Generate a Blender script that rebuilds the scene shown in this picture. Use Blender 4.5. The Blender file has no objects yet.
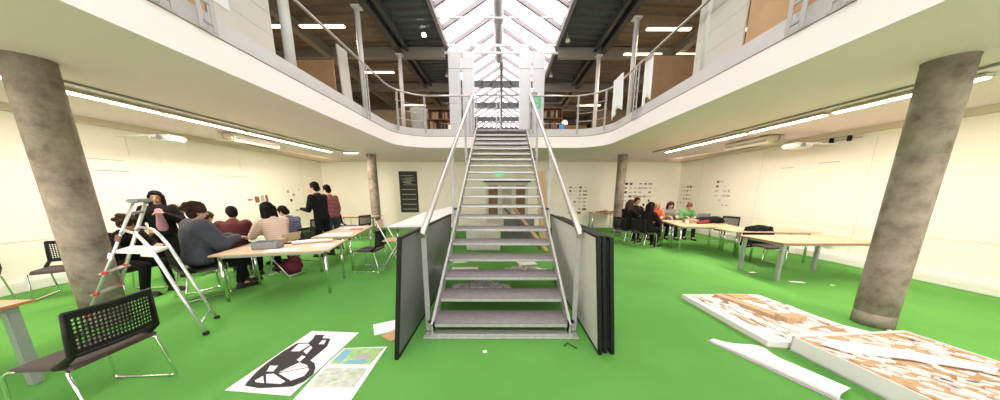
import bpy, bmesh, math, random
from mathutils import Vector, Matrix
random.seed(7)
PI = math.pi
R = math.radians
scene = bpy.context.scene
COL = scene.collection

# ------------------------------------------------------------------ camera
cam_d = bpy.data.cameras.new('camera'); cam = bpy.data.objects.new('camera', cam_d); COL.objects.link(cam)
cam.location = (0, 0, 1.656)
cam.rotation_euler = (R(90) - 0.1932, R(-0.07), 0)
cam_d.sensor_width = 36; cam_d.sensor_fit = 'HORIZONTAL'
cam_d.lens = 36 * 260.88 / 1000
cam_d.shift_x = -0.0013; cam_d.shift_y = 0.042
cam_d.clip_start = 0.05; cam_d.clip_end = 200
scene.camera = cam
scene.view_settings.view_transform = 'Standard'
scene.view_settings.look = 'None'
scene.view_settings.gamma = 1
scene.view_settings.exposure = 0.98

# ------------------------------------------------------------------ world: bright overcast sky
w = bpy.data.worlds.new('overcast_sky'); scene.world = w; w.use_nodes = True
bg = w.node_tree.nodes['Background']
bg.inputs[0].default_value = (1.0, 0.945, 0.935, 1); bg.inputs[1].default_value = 2.8

def portal(name, x, y, z, sx, sy, rot=(0, 0, 0)):
    l = bpy.data.lights.new(name, 'AREA'); l.shape = 'RECTANGLE'; l.size = sx; l.size_y = sy
    o = bpy.data.objects.new(name, l); COL.objects.link(o); o.location = (x, y, z); o.rotation_euler = rot
    l.cycles.is_portal = True
    return o
portal('skylight_portal', -.08, 10, 7.6, 3.6, 34)
portal('front_window_portal', 0, -5.35, 1.75, 14.6, 2.3, (R(90), 0, 0))  # portals for the added, unseen front windows
portal('front_window_portal', 0, -5.35, 4.75, 14.6, 1.9, (R(90), 0, 0))

# ------------------------------------------------------------------ materials
def new_mat(name):
    m = bpy.data.materials.new(name); m.use_nodes = True
    nt = m.node_tree
    return m, nt, nt.nodes['Principled BSDF']

def mat(name, col, rough=0.6, metal=0.0, var=0.0, scale=8.0, bump=0.0, col2=None, spec=0.5, stretch=None, detail=4):
    m, nt, b = new_mat(name)
    b.inputs['Roughness'].default_value = rough; b.inputs['Metallic'].default_value = metal
    b.inputs['Specular IOR Level'].default_value = spec
    c = (*col, 1)
    if var or col2 or bump:
        tc = nt.nodes.new('ShaderNodeTexCoord'); mp = nt.nodes.new('ShaderNodeMapping')
        nt.links.new(tc.outputs['Object'], mp.inputs[0])
        if stretch: mp.inputs['Scale'].default_value = stretch
        nz = nt.nodes.new('ShaderNodeTexNoise'); nz.inputs['Scale'].default_value = scale; nz.inputs['Detail'].default_value = detail
        nt.links.new(mp.outputs[0], nz.inputs['Vector'])
        rp = nt.nodes.new('ShaderNodeValToRGB')
        rp.color_ramp.elements[0].position = 0.32; rp.color_ramp.elements[1].position = 0.68
        c2 = col2 or tuple(max(0, v * (1 - var)) for v in col)
        c1 = col if col2 else tuple(min(1, v * (1 + var * .5)) for v in col)
        rp.color_ramp.elements[0].color = (*c2, 1); rp.color_ramp.elements[1].color = (*c1, 1)
        nt.links.new(nz.outputs['Fac'], rp.inputs[0]); nt.links.new(rp.outputs[0], b.inputs['Base Color'])
        if bump:
            bp = nt.nodes.new('ShaderNodeBump'); bp.inputs['Strength'].default_value = bump; bp.inputs['Distance'].default_value = .02
            nt.links.new(nz.outputs['Fac'], bp.inputs['Height']); nt.links.new(bp.outputs[0], b.inputs['Normal'])
    else:
        b.inputs['Base Color'].default_value = c
    return m

def emit(name, col, s):
    m, nt, b = new_mat(name)
    b.inputs['Base Color'].default_value = (*col, 1)
    b.inputs['Emission Color'].default_value = (*col, 1); b.inputs['Emission Strength'].default_value = s
    return m

def plaid(name, base, c1, c2, sc=9.0):
    m, nt, b = new_mat(name)
    tc = nt.nodes.new('ShaderNodeTexCoord')
    cur = None
    for ax, cc in (('X', c1), ('Z', c2), ('Y', c1)):
        wv = nt.nodes.new('ShaderNodeTexWave'); wv.bands_direction = ax; wv.inputs['Scale'].default_value = sc
        wv.inputs['Distortion'].default_value = .4
        nt.links.new(tc.outputs['Object'], wv.inputs['Vector'])
        rp = nt.nodes.new('ShaderNodeValToRGB'); rp.color_ramp.elements[0].position = .6; rp.color_ramp.elements[1].position = .72
        nt.links.new(wv.outputs['Fac'], rp.inputs[0])
        mx = nt.nodes.new('ShaderNodeMixRGB'); mx.inputs[2].default_value = (*cc, 1)
        ml = nt.nodes.new('ShaderNodeMath'); ml.operation = 'MULTIPLY'; ml.inputs[1].default_value = .55
        nt.links.new(rp.outputs[0], ml.inputs[0]); nt.links.new(ml.outputs[0], mx.inputs[0])
        if cur is None: mx.inputs[1].default_value = (*base, 1)
        else: nt.links.new(cur.outputs[0], mx.inputs[1])
        cur = mx
    nt.links.new(cur.outputs[0], b.inputs['Base Color']); b.inputs['Roughness'].default_value = .85
    return m

def stripes(name, c1, c2, sc, axis='Z'):
    m, nt, b = new_mat(name)
    tc = nt.nodes.new('ShaderNodeTexCoord'); wv = nt.nodes.new('ShaderNodeTexWave'); wv.bands_direction = axis
    wv.inputs['Scale'].default_value = sc
    nt.links.new(tc.outputs['Object'], wv.inputs['Vector'])
    rp = nt.nodes.new('ShaderNodeValToRGB'); rp.color_ramp.elements[0].color = (*c1, 1); rp.color_ramp.elements[1].color = (*c2, 1)
    rp.color_ramp.elements[0].position = .45; rp.color_ramp.elements[1].position = .6
    nt.links.new(wv.outputs['Fac'], rp.inputs[0]); nt.links.new(rp.outputs[0], b.inputs['Base Color'])
    b.inputs['Roughness'].default_value = .8
    return m

def carpet_mat():
    m, nt, b = new_mat('green_carpet')
    tc = nt.nodes.new('ShaderNodeTexCoord')
    n1 = nt.nodes.new('ShaderNodeTexNoise'); n1.inputs['Scale'].default_value = 1.2; n1.inputs['Detail'].default_value = 5
    n2 = nt.nodes.new('ShaderNodeTexNoise'); n2.inputs['Scale'].default_value = 160; n2.inputs['Detail'].default_value = 2
    for n in (n1, n2): nt.links.new(tc.outputs['Object'], n.inputs['Vector'])
    rp = nt.nodes.new('ShaderNodeValToRGB')
    rp.color_ramp.elements[0].color = (.118, .352, .070, 1); rp.color_ramp.elements[1].color = (.136, .392, .080, 1)
    rp.color_ramp.elements[0].position = .35; rp.color_ramp.elements[1].position = .65
    nt.links.new(n1.outputs['Fac'], rp.inputs[0])
    mx = nt.nodes.new('ShaderNodeMixRGB'); mx.blend_type = 'MULTIPLY'; mx.inputs[0].default_value = .25
    nt.links.new(rp.outputs[0], mx.inputs[1]); nt.links.new(n2.outputs['Color'], mx.inputs[2])
    nt.links.new(mx.outputs[0], b.inputs['Base Color'])
    bp = nt.nodes.new('ShaderNodeBump'); bp.inputs['Strength'].default_value = .3; bp.inputs['Distance'].default_value = .005
    nt.links.new(n2.outputs['Fac'], bp.inputs['Height']); nt.links.new(bp.outputs[0], b.inputs['Normal'])
    b.inputs['Roughness'].default_value = .95; b.inputs['Specular IOR Level'].default_value = .15
    return m

def concrete_mat():
    m, nt, b = new_mat('raw_concrete')
    tc = nt.nodes.new('ShaderNodeTexCoord')
    n1 = nt.nodes.new('ShaderNodeTexNoise'); n1.inputs['Scale'].default_value = 4.2; n1.inputs['Detail'].default_value = 8; n1.inputs['Roughness'].default_value = .62
    n2 = nt.nodes.new('ShaderNodeTexNoise'); n2.inputs['Scale'].default_value = 30; n2.inputs['Detail'].default_value = 6
    for n in (n1, n2): nt.links.new(tc.outputs['Object'], n.inputs['Vector'])
    rp = nt.nodes.new('ShaderNodeValToRGB')
    e = rp.color_ramp.elements
    e[0].position = .34; e[0].color = (.17, .132, .10, 1); e[1].position = .72; e[1].color = (.46, .385, .32, 1)
    k = e.new(.47); k.color = (.30, .245, .20, 1)
    nt.links.new(n1.outputs['Fac'], rp.inputs[0])
    mx = nt.nodes.new('ShaderNodeMixRGB'); mx.blend_type = 'MULTIPLY'; mx.inputs[0].default_value = .3
    nt.links.new(rp.outputs[0], mx.inputs[1]); nt.links.new(n2.outputs['Color'], mx.inputs[2])
    nt.links.new(mx.outputs[0], b.inputs['Base Color'])
    bp = nt.nodes.new('ShaderNodeBump'); bp.inputs['Strength'].default_value = .25; bp.inputs['Distance'].default_value = .02
    nt.links.new(n2.outputs['Fac'], bp.inputs['Height']); nt.links.new(bp.outputs[0], b.inputs['Normal'])
    b.inputs['Roughness'].default_value = .8
    return m

M = {}
M['carpet'] = carpet_mat()
M['concrete'] = concrete_mat()
M['wall'] = mat('cream_wall', (.91, .84, .755), .75, var=.03, scale=1.2)
M['beam'] = mat('beige_downstand', (.66, .55, .44), .8)  # shade of the projecting beam is put into this beige
M['soffit'] = mat('soffit_paint', (.88, .69, .78), .85, var=.02, scale=1)
M['fascia'] = mat('white_fascia', (.92, .85, .86), .7)
M['upstand'] = mat('pale_grey_channel', (.62, .59, .60), .5, var=.04, scale=3)
M['steel'] = mat('galvanised_tread_steel', (.27, .24, .25), .45, .35, var=.16, scale=14)
M['steel_light'] = mat('galvanised_edge_steel', (.50, .50, .47), .4, .4, var=.12, scale=20)
M['stainless'] = mat('stainless_tube', (.56, .52, .50), .3, .85)
M['greypaint'] = mat('grey_painted_steel', (.44, .42, .42), .45, .2)
M['alu'] = mat('brushed_aluminium', (.70, .70, .70), .3, .75, var=.08, scale=30)
M['chrome'] = mat('chrome', (.8, .8, .8), .12, 1.0)
M['legmetal'] = mat('satin_grey_leg', (.42, .42, .44), .35, .5)
M['black'] = mat('black_plastic', (.006, .006, .006), .5, spec=.3)
M['blackfab'] = mat('black_fabric', (.007, .007, .008), .95, spec=.2, var=.3, scale=40, bump=.3)
M['seatfab'] = mat('dark_brown_seat', (.075, .055, .05), .8, var=.15, scale=60)
M['rubber'] = mat('black_rubber', (.02, .02, .02), .9)
M['oak'] = mat('light_oak_laminate', (.60, .42, .26), .4, col2=(.52, .35, .21), scale=3, stretch=(1, 9, 1))
M['edgewood'] = mat('orange_table_edge', (.42, .17, .06), .5)
M['paper'] = mat('white_paper', (.85, .83, .84), .8)
M['pinned'] = mat('ivory_drawing_paper', (.88, .83, .76), .8)
M['card'] = mat('white_foamboard', (.76, .73, .72), .7, var=.02, scale=5)
M['ply'] = mat('pale_plywood', (.56, .38, .22), .65, col2=(.46, .29, .15), scale=8, stretch=(1, 7, 1))
M['plyedge'] = mat('brown_laser_cut_edge', (.16, .07, .03), .8)
M['brown'] = mat('tan_board', (.58, .36, .19), .7, col2=(.50, .30, .155), scale=2.5)
M['darkbrown'] = mat('brown_board', (.22, .13, .07), .7, var=.2, scale=3)
M['whiteboard'] = mat('off_white_board', (.62, .575, .52), .55, var=.04, scale=2)
M['ink'] = mat('black_print', (.018, .012, .016), .7)
M['printgrey'] = mat('grey_print', (.42, .38, .35), .8)
M['printbrown'] = mat('brown_print', (.24, .10, .07), .8)
M['printfaint'] = mat('faint_print', (.66, .60, .50), .8)
M['printgreen'] = mat('green_print', (.22, .45, .14), .8, col2=(.45, .6, .3), scale=14)
M['printblue'] = mat('blue_print', (.18, .42, .55), .8)
M['printsite'] = mat('site_plan_print', (.62, .66, .55), .8, col2=(.42, .45, .42), scale=18)
M['chalkboard'] = mat('dark_poster', (.035, .032, .03), .75)
M['chalk'] = mat('pale_chalk', (.48, .47, .45), .9)
M['boardgrey'] = mat('grey_display_cloth', (.62, .60, .56), .75, var=.04, scale=3)
M['boarddark'] = mat('dark_grey_laminate', (.15, .15, .16), .3, var=.12, scale=3)
M['plastic_white'] = mat('white_plastic', (.80, .79, .76), .4)
M['plastic_grey'] = mat('grey_plastic', (.25, .25, .26), .5)
M['acgrille'] = mat('grey_brown_grille', (.20, .17, .14), .6)
M['acbody'] = mat('cream_casing', (.50, .44, .34), .5)
M['roofdark'] = mat('dark_green_grey_deck', (.065, .075, .072), .6, var=.1, scale=2)
M['roofbrown'] = mat('brown_grey_deck', (.20, .155, .115), .65, var=.15, scale=2)
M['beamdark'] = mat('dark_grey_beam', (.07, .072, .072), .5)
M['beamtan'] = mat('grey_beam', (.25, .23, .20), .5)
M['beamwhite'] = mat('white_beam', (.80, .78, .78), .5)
M['glaze'] = mat('skylight_bar', (.26, .23, .235), .5)
M['tube'] = mat('white_tube_column', (.74, .71, .72), .4)
M['panelgrey'] = mat('grey_white_cladding', (.62, .61, .64), .45, var=.05, scale=3)
M['duct'] = mat('grey_round_duct', (.42, .40, .41), .35, .3)
M['lamp'] = emit('warm_diffuser', (1.0, .92, .78), 9)
M['lampup'] = emit('warm_tube', (1.0, .82, .52), 2.6)
M['amber'] = emit('amber_lamp', (1.0, .60, .22), 5)
M['spot'] = emit('spot_glow', (1.0, .95, .85), 60)
M['exit'] = emit('exit_green', (.05, .55, .25), .8)
M['signgreen'] = mat('green_sign', (.12, .55, .27), .6)
M['skin1'] = mat('light_skin', (.60, .36, .25), .55, var=.05, scale=20)
M['skin2'] = mat('tan_skin', (.44, .24, .14), .55, var=.05, scale=20)
M['hairblack'] = mat('black_hair', (.008, .005, .005), .8, spec=.15, var=.3, scale=60, bump=.6)
M['hairbrown'] = mat('brown_hair', (.045, .022, .014), .8, spec=.2, var=.35, scale=60, bump=.6)
M['hairred'] = mat('auburn_hair', (.13, .04, .02), .55, var=.3, scale=60, bump=.6)
M['hairblond'] = mat('blond_hair', (.42, .27, .13), .55, var=.3, scale=60, bump=.6)
M['eye'] = mat('dark_eye', (.01, .008, .007), .2)
M['lip'] = mat('lips', (.35, .09, .08), .5)
M['jktblack'] = mat('black_jacket', (.007, .006, .007), .9, spec=.2, var=.3, scale=12)
M['jktblue'] = mat('slate_blue_jacket', (.050, .054, .078), .8, var=.3, scale=9, bump=.3)
M['fur'] = mat('camel_fur', (.34, .17, .045), .95, var=.4, scale=50, bump=1)
M['pinkstripe'] = stripes('pink_striped_knit', (.34, .13, .19), (.50, .30, .36), 12)
M['maroon'] = mat('maroon_jumper', (.09, .012, .012), .9, var=.25, scale=30)
M['creamjkt'] = stripes('pale_pink_ribbed_jacket', (.62, .44, .35), (.72, .56, .47), 9)
M['navyplaid'] = plaid('navy_check_shirt', (.02, .025, .075), (.10, .11, .24), (.35, .33, .42))
M['redplaid'] = plaid('red_check_shirt', (.28, .015, .02), (.05, .01, .02), (.60, .40, .40))
M['darkplaid'] = plaid('dark_red_check_shirt', (.05, .012, .02), (.2, .05, .08), (.3, .2, .22))
M['orange'] = mat('orange_red_jumper', (.80, .085, .02), .9, var=.1, scale=12)
M['greyshirt'] = mat('grey_knit', (.24, .22, .20), .9, var=.2, scale=20)
M['greenshirt'] = mat('green_shirt', (.13, .30, .11), .9, var=.15, scale=12)
M['trouser'] = mat('black_trousers', (.006, .006, .007), .9, spec=.2, var=.2, scale=14)
M['jeans'] = mat('dark_blue_jeans', (.03, .045, .085), .9, var=.3, scale=20)
M['shoe'] = mat('dark_leather', (.012, .010, .010), .5)
M['redseat'] = mat('dark_red_cushion', (.19, .015, .03), .9)
M['bag'] = mat('maroon_nylon', (.11, .008, .02), .8, var=.3, scale=10, bump=.4)
M['sheetwhite'] = mat('white_cloth', (.85, .84, .85), .7, var=.03, scale=4, bump=.2)
M['cardboard'] = mat('cardboard', (.42, .28, .16), .85)
M['plasticfilm'] = mat('crumpled_plastic_film', (.62, .60, .60), .25, var=.35, scale=14, bump=1)
M['skyglass'], _nt, _b = new_mat('skylight_glass')
_b.inputs['Base Color'].default_value = (1, 1, 1, 1); _b.inputs['Roughness'].default_value = 0
_b.inputs['Transmission Weight'].default_value = 1; _b.inputs['IOR'].default_value = 1.0
_tr = _nt.nodes.new('ShaderNodeBsdfTransparent'); _tr.inputs[0].default_value = (.95, .96, .97, 1)
_gl = _nt.nodes.new('ShaderNodeBsdfGlossy'); _gl.inputs['Roughness'].default_value = .02
_mx = _nt.nodes.new('ShaderNodeMixShader'); _mx.inputs[0].default_value = .04
_nt.links.new(_tr.outputs[0], _mx.inputs[1]); _nt.links.new(_gl.outputs[0], _mx.inputs[2])
_nt.links.new(_mx.outputs[0], _nt.nodes['Material Output'].inputs[0])

# ------------------------------------------------------------------ mesh builder
class MB:
    def __init__(s): s.bm = bmesh.new(); s.mi = 0
    def _tag(s, fs):
        for f in fs: f.material_index = s.mi
    def box(s, c, d, rot=None, bev=0.0, mt=None):
        m = Matrix.Translation(Vector(c))
        if rot is not None:
            if isinstance(rot, (int, float)): m = m @ Matrix.Rotation(rot, 4, 'Z')
            else:
                m = m @ rot
        m = m @ Matrix.Diagonal((d[0], d[1], d[2], 1))
        if mt is not None: m = mt @ m
        r = bmesh.ops.create_cube(s.bm, size=1, matrix=m)
        vs = r['verts']; fs = set(f for v in vs for f in v.link_faces)
        s._tag(fs)
        if bev:
            es = list(set(e for v in vs for e in v.link_edges))
            rr = bmesh.ops.bevel(s.bm, geom=es, offset=bev, segments=2, affect='EDGES', clamp_overlap=True)
            s._tag(rr['faces'])
        return s
    def tube(s, pts, r, n=10, caps=True, flat=None):
        pts = [Vector(p) for p in pts]; N = len(pts)
        rr = r if isinstance(r, (list, tuple)) else [r] * N
        rings = []; up0 = None
        for i, p in enumerate(pts):
            if i == 0: t = pts[1] - pts[0]
            elif i == N - 1: t = pts[-1] - pts[-2]
            else: t = (pts[i + 1] - p).normalized() + (p - pts[i - 1]).normalized()
            t.normalize()
            if up0 is None:
                up0 = Vector((0, 0, 1)) if abs(t.z) < .9 else Vector((1, 0, 0))
            a = up0 - t * up0.dot(t)
            if a.length < 1e-4: a = t.orthogonal()
            a.normalize(); b = t.cross(a); up0 = a
            fa, fb = flat if flat else (1, 1)
            rings.append([s.bm.verts.new(p + (a * math.cos(2 * PI * k / n) * fa + b * math.sin(2 * PI * k / n) * fb) * rr[i]) for k in range(n)])
        for i in range(N - 1):
            for k in range(n):
                f = s.bm.faces.new((rings[i][k], rings[i][(k + 1) % n], rings[i + 1][(k + 1) % n], rings[i + 1][k])); f.smooth = True; f.material_index = s.mi
        if caps:
            for q in (rings[0][::-1], rings[-1]):
                f = s.bm.faces.new(q); f.material_index = s.mi
        return s
    def cap(s, a, b, ra, rb, n=12, sq=(1, 1)):
        """tapered capsule"""
        a = Vector(a); b = Vector(b); t = (b - a)
        L = t.length
        t = t.normalized() if L > 1e-6 else Vector((0, 0, 1))
        pts = []; rs = []
        for k in range(4, 0, -1):
            an = PI / 2 * k / 4.4; pts.append(a - t * ra * math.sin(an)); rs.append(max(.001, ra * math.cos(an)))
        pts.append(a); rs.append(ra); pts.append(b); rs.append(rb)
        for k in range(1, 5):
            an = PI / 2 * k / 4.4; pts.append(b + t * rb * math.sin(an)); rs.append(max(.001, rb * math.cos(an)))
        return s.tube(pts, rs, n, True, sq)
    def ell(s, c, r, rot=None, n=16):
        m = Matrix.Translation(Vector(c))
        if rot is not None: m = m @ rot
        m = m @ Matrix.Diagonal((r[0], r[1], r[2], 1))
        q = bmesh.ops.create_uvsphere(s.bm, u_segments=n, v_segments=max(6, n * 2 // 3), radius=1, matrix=m)
        for f in set(f for v in q['verts'] for f in v.link_faces): f.smooth = True; f.material_index = s.mi
        return s
    def lathe(s, c, prof, n=24):
        c = Vector(c); rings = []
        for (r, z) in prof:
            rings.append([s.bm.verts.new(c + Vector((r * math.cos(2 * PI * k / n), r * math.sin(2 * PI * k / n), z))) for k in range(n)])
        for i in range(len(rings) - 1):
            for k in range(n):
                f = s.bm.faces.new((rings[i][k], rings[i][(k + 1) % n], rings[i + 1][(k + 1) % n], rings[i + 1][k])); f.smooth = True; f.material_index = s.mi
        for q in (rings[0][::-1], rings[-1]):
            f = s.bm.faces.new(q); f.material_index = s.mi
        return s
    def prism(s, poly, z0, z1):
        """poly in xy, extruded z0..z1"""
        a = [s.bm.verts.new((p[0], p[1], z0)) for p in poly]; b = [s.bm.verts.new((p[0], p[1], z1)) for p in poly]
        n = len(poly)
        for i in range(n):
            f = s.bm.faces.new((a[i], a[(i + 1) % n], b[(i + 1) % n], b[i])); f.material_index = s.mi
        for q in (a[::-1], b):
            f = s.bm.faces.new(q); f.material_index = s.mi
        return s
    def quad(s, p):
        f = s.bm.faces.new([s.bm.verts.new(q) for q in p]); f.material_index = s.mi; return s
    def build(s, name, material, parent=None, smooth=False):
        bmesh.ops.recalc_face_normals(s.bm, faces=s.bm.faces)
        me = bpy.data.meshes.new(name); s.bm.to_mesh(me); s.bm.free()
        mats = material if isinstance(material, list) else [material]
        for m in mats: me.materials.append(m)
        o = bpy.data.objects.new(name, me); COL.objects.link(o)
        if parent is not None: o.parent = parent
        return o

def RX(a): return Matrix.Rotation(a, 4, 'X')
def RY(a): return Matrix.Rotation(a, 4, 'Y')
def RZ(a): return Matrix.Rotation(a, 4, 'Z')

def tag(o, label, cat, group=None, kind=None):
    if label: o['label'] = label
    if cat: o['category'] = cat
    if group: o['group'] = group
    if kind: o['kind'] = kind
    return o
def thing(name, label, cat, loc=(0, 0, 0), rz=0, group=None):
    o = bpy.data.objects.new(name, None); COL.objects.link(o); o.empty_display_size = .1
    o.location = loc; o.rotation_euler = (0, 0, rz)
    return tag(o, label, cat, group)
def struct(o): o['kind'] = 'structure'; return o
def dup(root, loc, rz, label=None, group=None):
    r = root.copy(); COL.objects.link(r); r.location = loc; r.rotation_euler = (0, 0, rz)
    if label: r['label'] = label
    if group: r['group'] = group
    for ch in list(root.children):
        c = ch.copy(); COL.objects.link(c); c.parent = r
        for g in list(ch.children):
            d = g.copy(); COL.objects.link(d); d.parent = c
    return r

# ================================================================== THE ROOM
XL, XR, YB, YF = -8.0, 8.0, 12.0, -5.0
ZS, ZF, ZU, FLR = 3.025, 3.37, 3.6, 3.5
m = MB(); m.box(((XL + XR) / 2, (YB + YF) / 2, -.1), (XR - XL + .4, YB - YF + .4, .2)); struct(m.build('floor', M['carpet']))
m = MB(); m.box((XL - .1, (YB + YF) / 2, 1.6), (.2, YB - YF + .4, 3.6)); struct(m.build('wall_left', M['wall']))
m = MB(); m.box((XR + .1, (YB + YF) / 2, 1.6), (.2, YB - YF + .4, 3.6)); struct(m.build('wall_right', M['wall']))
m = MB(); m.box((0, YB + .1, 1.6), (XR - XL, .2, 3.6)); struct(m.build('wall_back', M['wall']))
m = MB()
for (z0, z1) in ((0, .6), (2.9, 3.8), (5.7, 6.6)): m.box((0, YF - .1, (z0 + z1) / 2), (18.4, .2, z1 - z0))
for x in (-8.3, 8.3): m.box((x, YF - .1, 3.2), (1.8, .2, 6.8))
struct(m.build('wall_front', M['wall']))
for wn, (z0, z1) in enumerate(((.6, 2.9), (3.8, 5.7))):  # unseen windows, added to bring daylight onto the columns and stair
    t = struct(bpy.data.objects.new('window_%d' % (3 + wn), None)); COL.objects.link(t)
    m = MB()
    for k in range(11): m.box((-7.4 + 1.48 * k, YF - .1, (z0 + z1) / 2), (.06, .1, z1 - z0))
    for z in (z0, z1, z0 + (z1 - z0) * .7): m.box((0, YF - .1, z), (14.8, .1, .06))
    m.build('window_frame', M['glaze'], t)
    m = MB(); m.quad([(-7.4, YF - .1, z0), (7.4, YF - .1, z0), (7.4, YF - .1, z1), (-7.4, YF - .1, z1)]); m.build('window_pane', M['skyglass'], t)
# downstands round the wall tops, beige darkened to paint in beam shade; pinboard seams
m = MB(); m.box((XL + .07, 3.5, 2.975), (.14, 17, .13)); struct(m.build('trim_1', M['beam']))
m = MB(); m.box((XR - .07, 3.5, 2.975), (.14, 17, .13)); struct(m.build('trim_2', M['beam']))
m = MB(); m.box((0, YB - .06, 2.975), (15.7, .12, .13)); struct(m.build('trim_3', M['beam']))
for i, x in enumerate((XL + .004, XR - .004)):
    m = MB()
    for y in [-3.9 + 2.44 * k for k in range(7)]: m.box((x, y, 1.5), (.006, .003, 2.6))
    m.box((x, 3.5, .82), (.012, 16.9, .006))
    struct(m.build('trim_%d' % (4 + i), M['printfaint']))
# skirting trunking
for nm, x in (('baseboard_left', XL + .06), ('baseboard_right', XR - .05)):
    m = MB(); m.box((x, 3.5, .09), (.10, 16.9, .18), bev=.012); m.box((x + (.045 if x < 0 else -.045), 3.5, .115), (.02, 16.8, .02)); struct(m.build(nm, M['plastic_white']))
m = MB(); m.box((-4.6, YB - .02, .07), (6.6, .04, .14), bev=.008); m.box((4.7, YB - .02, .07), (6.4, .04, .14), bev=.008)
struct(m.build('baseboard_back', M['plastic_white']))

# gallery slab with rounded well
def well(off=0.0, y0=YF - .2):
    X0 = 3.24 - off; yb = 8.86 - off; r = 1.0
    pts = [(-X0, y0)]
    cx, cy = X0 - r, yb - r
    for k in range(0, 25):
        a = PI - PI / 2 * k / 24; pts.append((-cx + r * math.cos(a), cy + r * math.sin(a)))
    for k in range(0, 25):
        a = PI / 2 - PI / 2 * k / 24; pts.append((cx + r * math.cos(a), cy + r * math.sin(a)))
    pts.append((X0, y0))
    return pts
def slab(z0, z1, off, matr, name, outer=True, inner_off=None):
    wp = well(off)
    m = MB(); bm = m.bm
    if outer:
        op = [(XL, YF - .2)]
        # radial outer partner for every inner point
        for (x, y) in wp[1:-1]:
            if abs(x) > 3.2 or y < 7.9: op.append((XL if x < 0 else XR, y))
            else:
                                op.append((x * 2.2 if abs(x) > .5 else x, YB))
        op.append((XR, YF - .2))
    else:
        op = well(inner_off)
    n = len(wp)
    A = [[bm.verts.new((p[0], p[1], z)) for p in wp] for z in (z0, z1)]
    B = [[bm.verts.new((p[0], p[1], z)) for p in op] for z in (z0, z1)]
    for i in range(n - 1):
        bm.faces.new((A[0][i], A[0][i + 1], A[1][i + 1], A[1][i]))
        bm.faces.new((B[0][i], B[0][i + 1], B[1][i + 1], B[1][i]))
        bm.faces.new((A[0][i], A[0][i + 1], B[0][i + 1], B[0][i]))
        bm.faces.new((A[1][i], A[1][i + 1], B[1][i + 1], B[1][i]))
    return m.build(name, matr)
# slab body: soffit colour below, white fascia band on the well edge
struct(slab(ZS, ZF - .006, -.004, M['soffit'], 'ceiling'))
struct(slab(ZF - .004, FLR - .01, -.06, M['beamtan'], 'floor'))
struct(slab(ZS - .001, ZF, 0.0, M['fascia'], 'trim_6', False, -.0035))
struct(slab(ZF, ZU, -.035, M['upstand'], 'trim_7', False, -.10))
struct(slab(ZF - .006, ZF + .006, .004, M['darkbrown'], 'trim_8', False, -.05))

# fixed recess line along the soffit beside the strip lights
for i, s in enumerate((-1, 1)):
    m = MB(); m.box((s * (5.53 if s < 0 else 5.38), 3.2, ZS - .015), (.03, 13.0, .03)); struct(m.build('trim_%d' % (9 + i), M['beamtan']))

# ---------------------------------------------------------------- roof and skylight
EX = 1.80; ZE = 6.28; ZR = 7.35
def corrugated(x0, z0, x1, z1, ya, yb, pitch=.3, h=.05):
    m = MB(); bm = m.bm; prof = []
    y = ya
    while y < yb:
        prof += [(y, 0), (y + pitch * .35, 0), (y + pitch * .45, h), (y + pitch * .9, h)]; y += pitch
    prev = None
    for (yy, dz) in prof:
        a = bm.verts.new((x0, yy, z0 + dz)); b = bm.verts.new((x1, yy, z1 + dz))
        if prev: bm.faces.new((prev[0], prev[1], b, a))
        prev = (a, b)
    m.quad([(x0, ya, z0 + .12), (x1, ya, z1 + .12), (x1, yb, z1 + .12), (x0, yb, z0 + .12)])
    return m
YR0, YR1 = -5.2, 28
for s in (-1, 1):
    struct(corrugated(s * EX, ZE + .1, s * 3.3, ZE + .02, YR0, YR1).build('ceiling', M['roofdark']))
    struct(corrugated(s * 3.3, ZE + .02, s * 9.2, ZE - .25, YR0, YR1).build('ceiling', M['roofbrown']))
# outer walls of the upper hall
m = MB(); m.box((-9.1, 11.4, 4.9), (.2, 33.4, 3.0)); struct(m.build('wall_left', M['roofbrown']))
m = MB(); m.box((9.1, 11.4, 4.9), (.2, 33.4, 3.0)); struct(m.build('wall_right', M['roofbrown']))
m = MB(); m.box((0, 28.1, 4.9), (18.4, .2, 3.0)); struct(m.build('wall_back', M['darkbrown']))
m = MB(); m.box((0, 20.1, 3.4), (18.4, 16.0, .2)); m.box((-8.6, 3.5, 3.45), (1.0, 17.4, .1)); m.box((8.6, 3.5, 3.45), (1.0, 17.4, .1)); struct(m.build('floor', M['beamtan']))
m = MB(); m.box((0, -5.25, 7.2), (18.4, .1, 1.3)); struct(m.build('wall_front', M['roofbrown']))
# long beams
for s in (-1, 1):
    for x, w_, z0 in ((3.28, .10, ZE - .26), (3.05, .06, ZE - .16), (5.6, .12, ZE - .36), (7.4, .10, ZE - .42)):
        m = MB()
        m.box((s * x, 11.4, z0 + .13), (w_ * .4, 33, .26)); m.box((s * x, 11.4, z0), (w_ * 1.6, 33, .03)); m.box((s * x, 11.4, z0 + .25), (w_ * 1.6, 33, .03))
        struct(m.build('roof_beam', M['beamdark'] if x < 4 else M['beamtan']))
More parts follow.
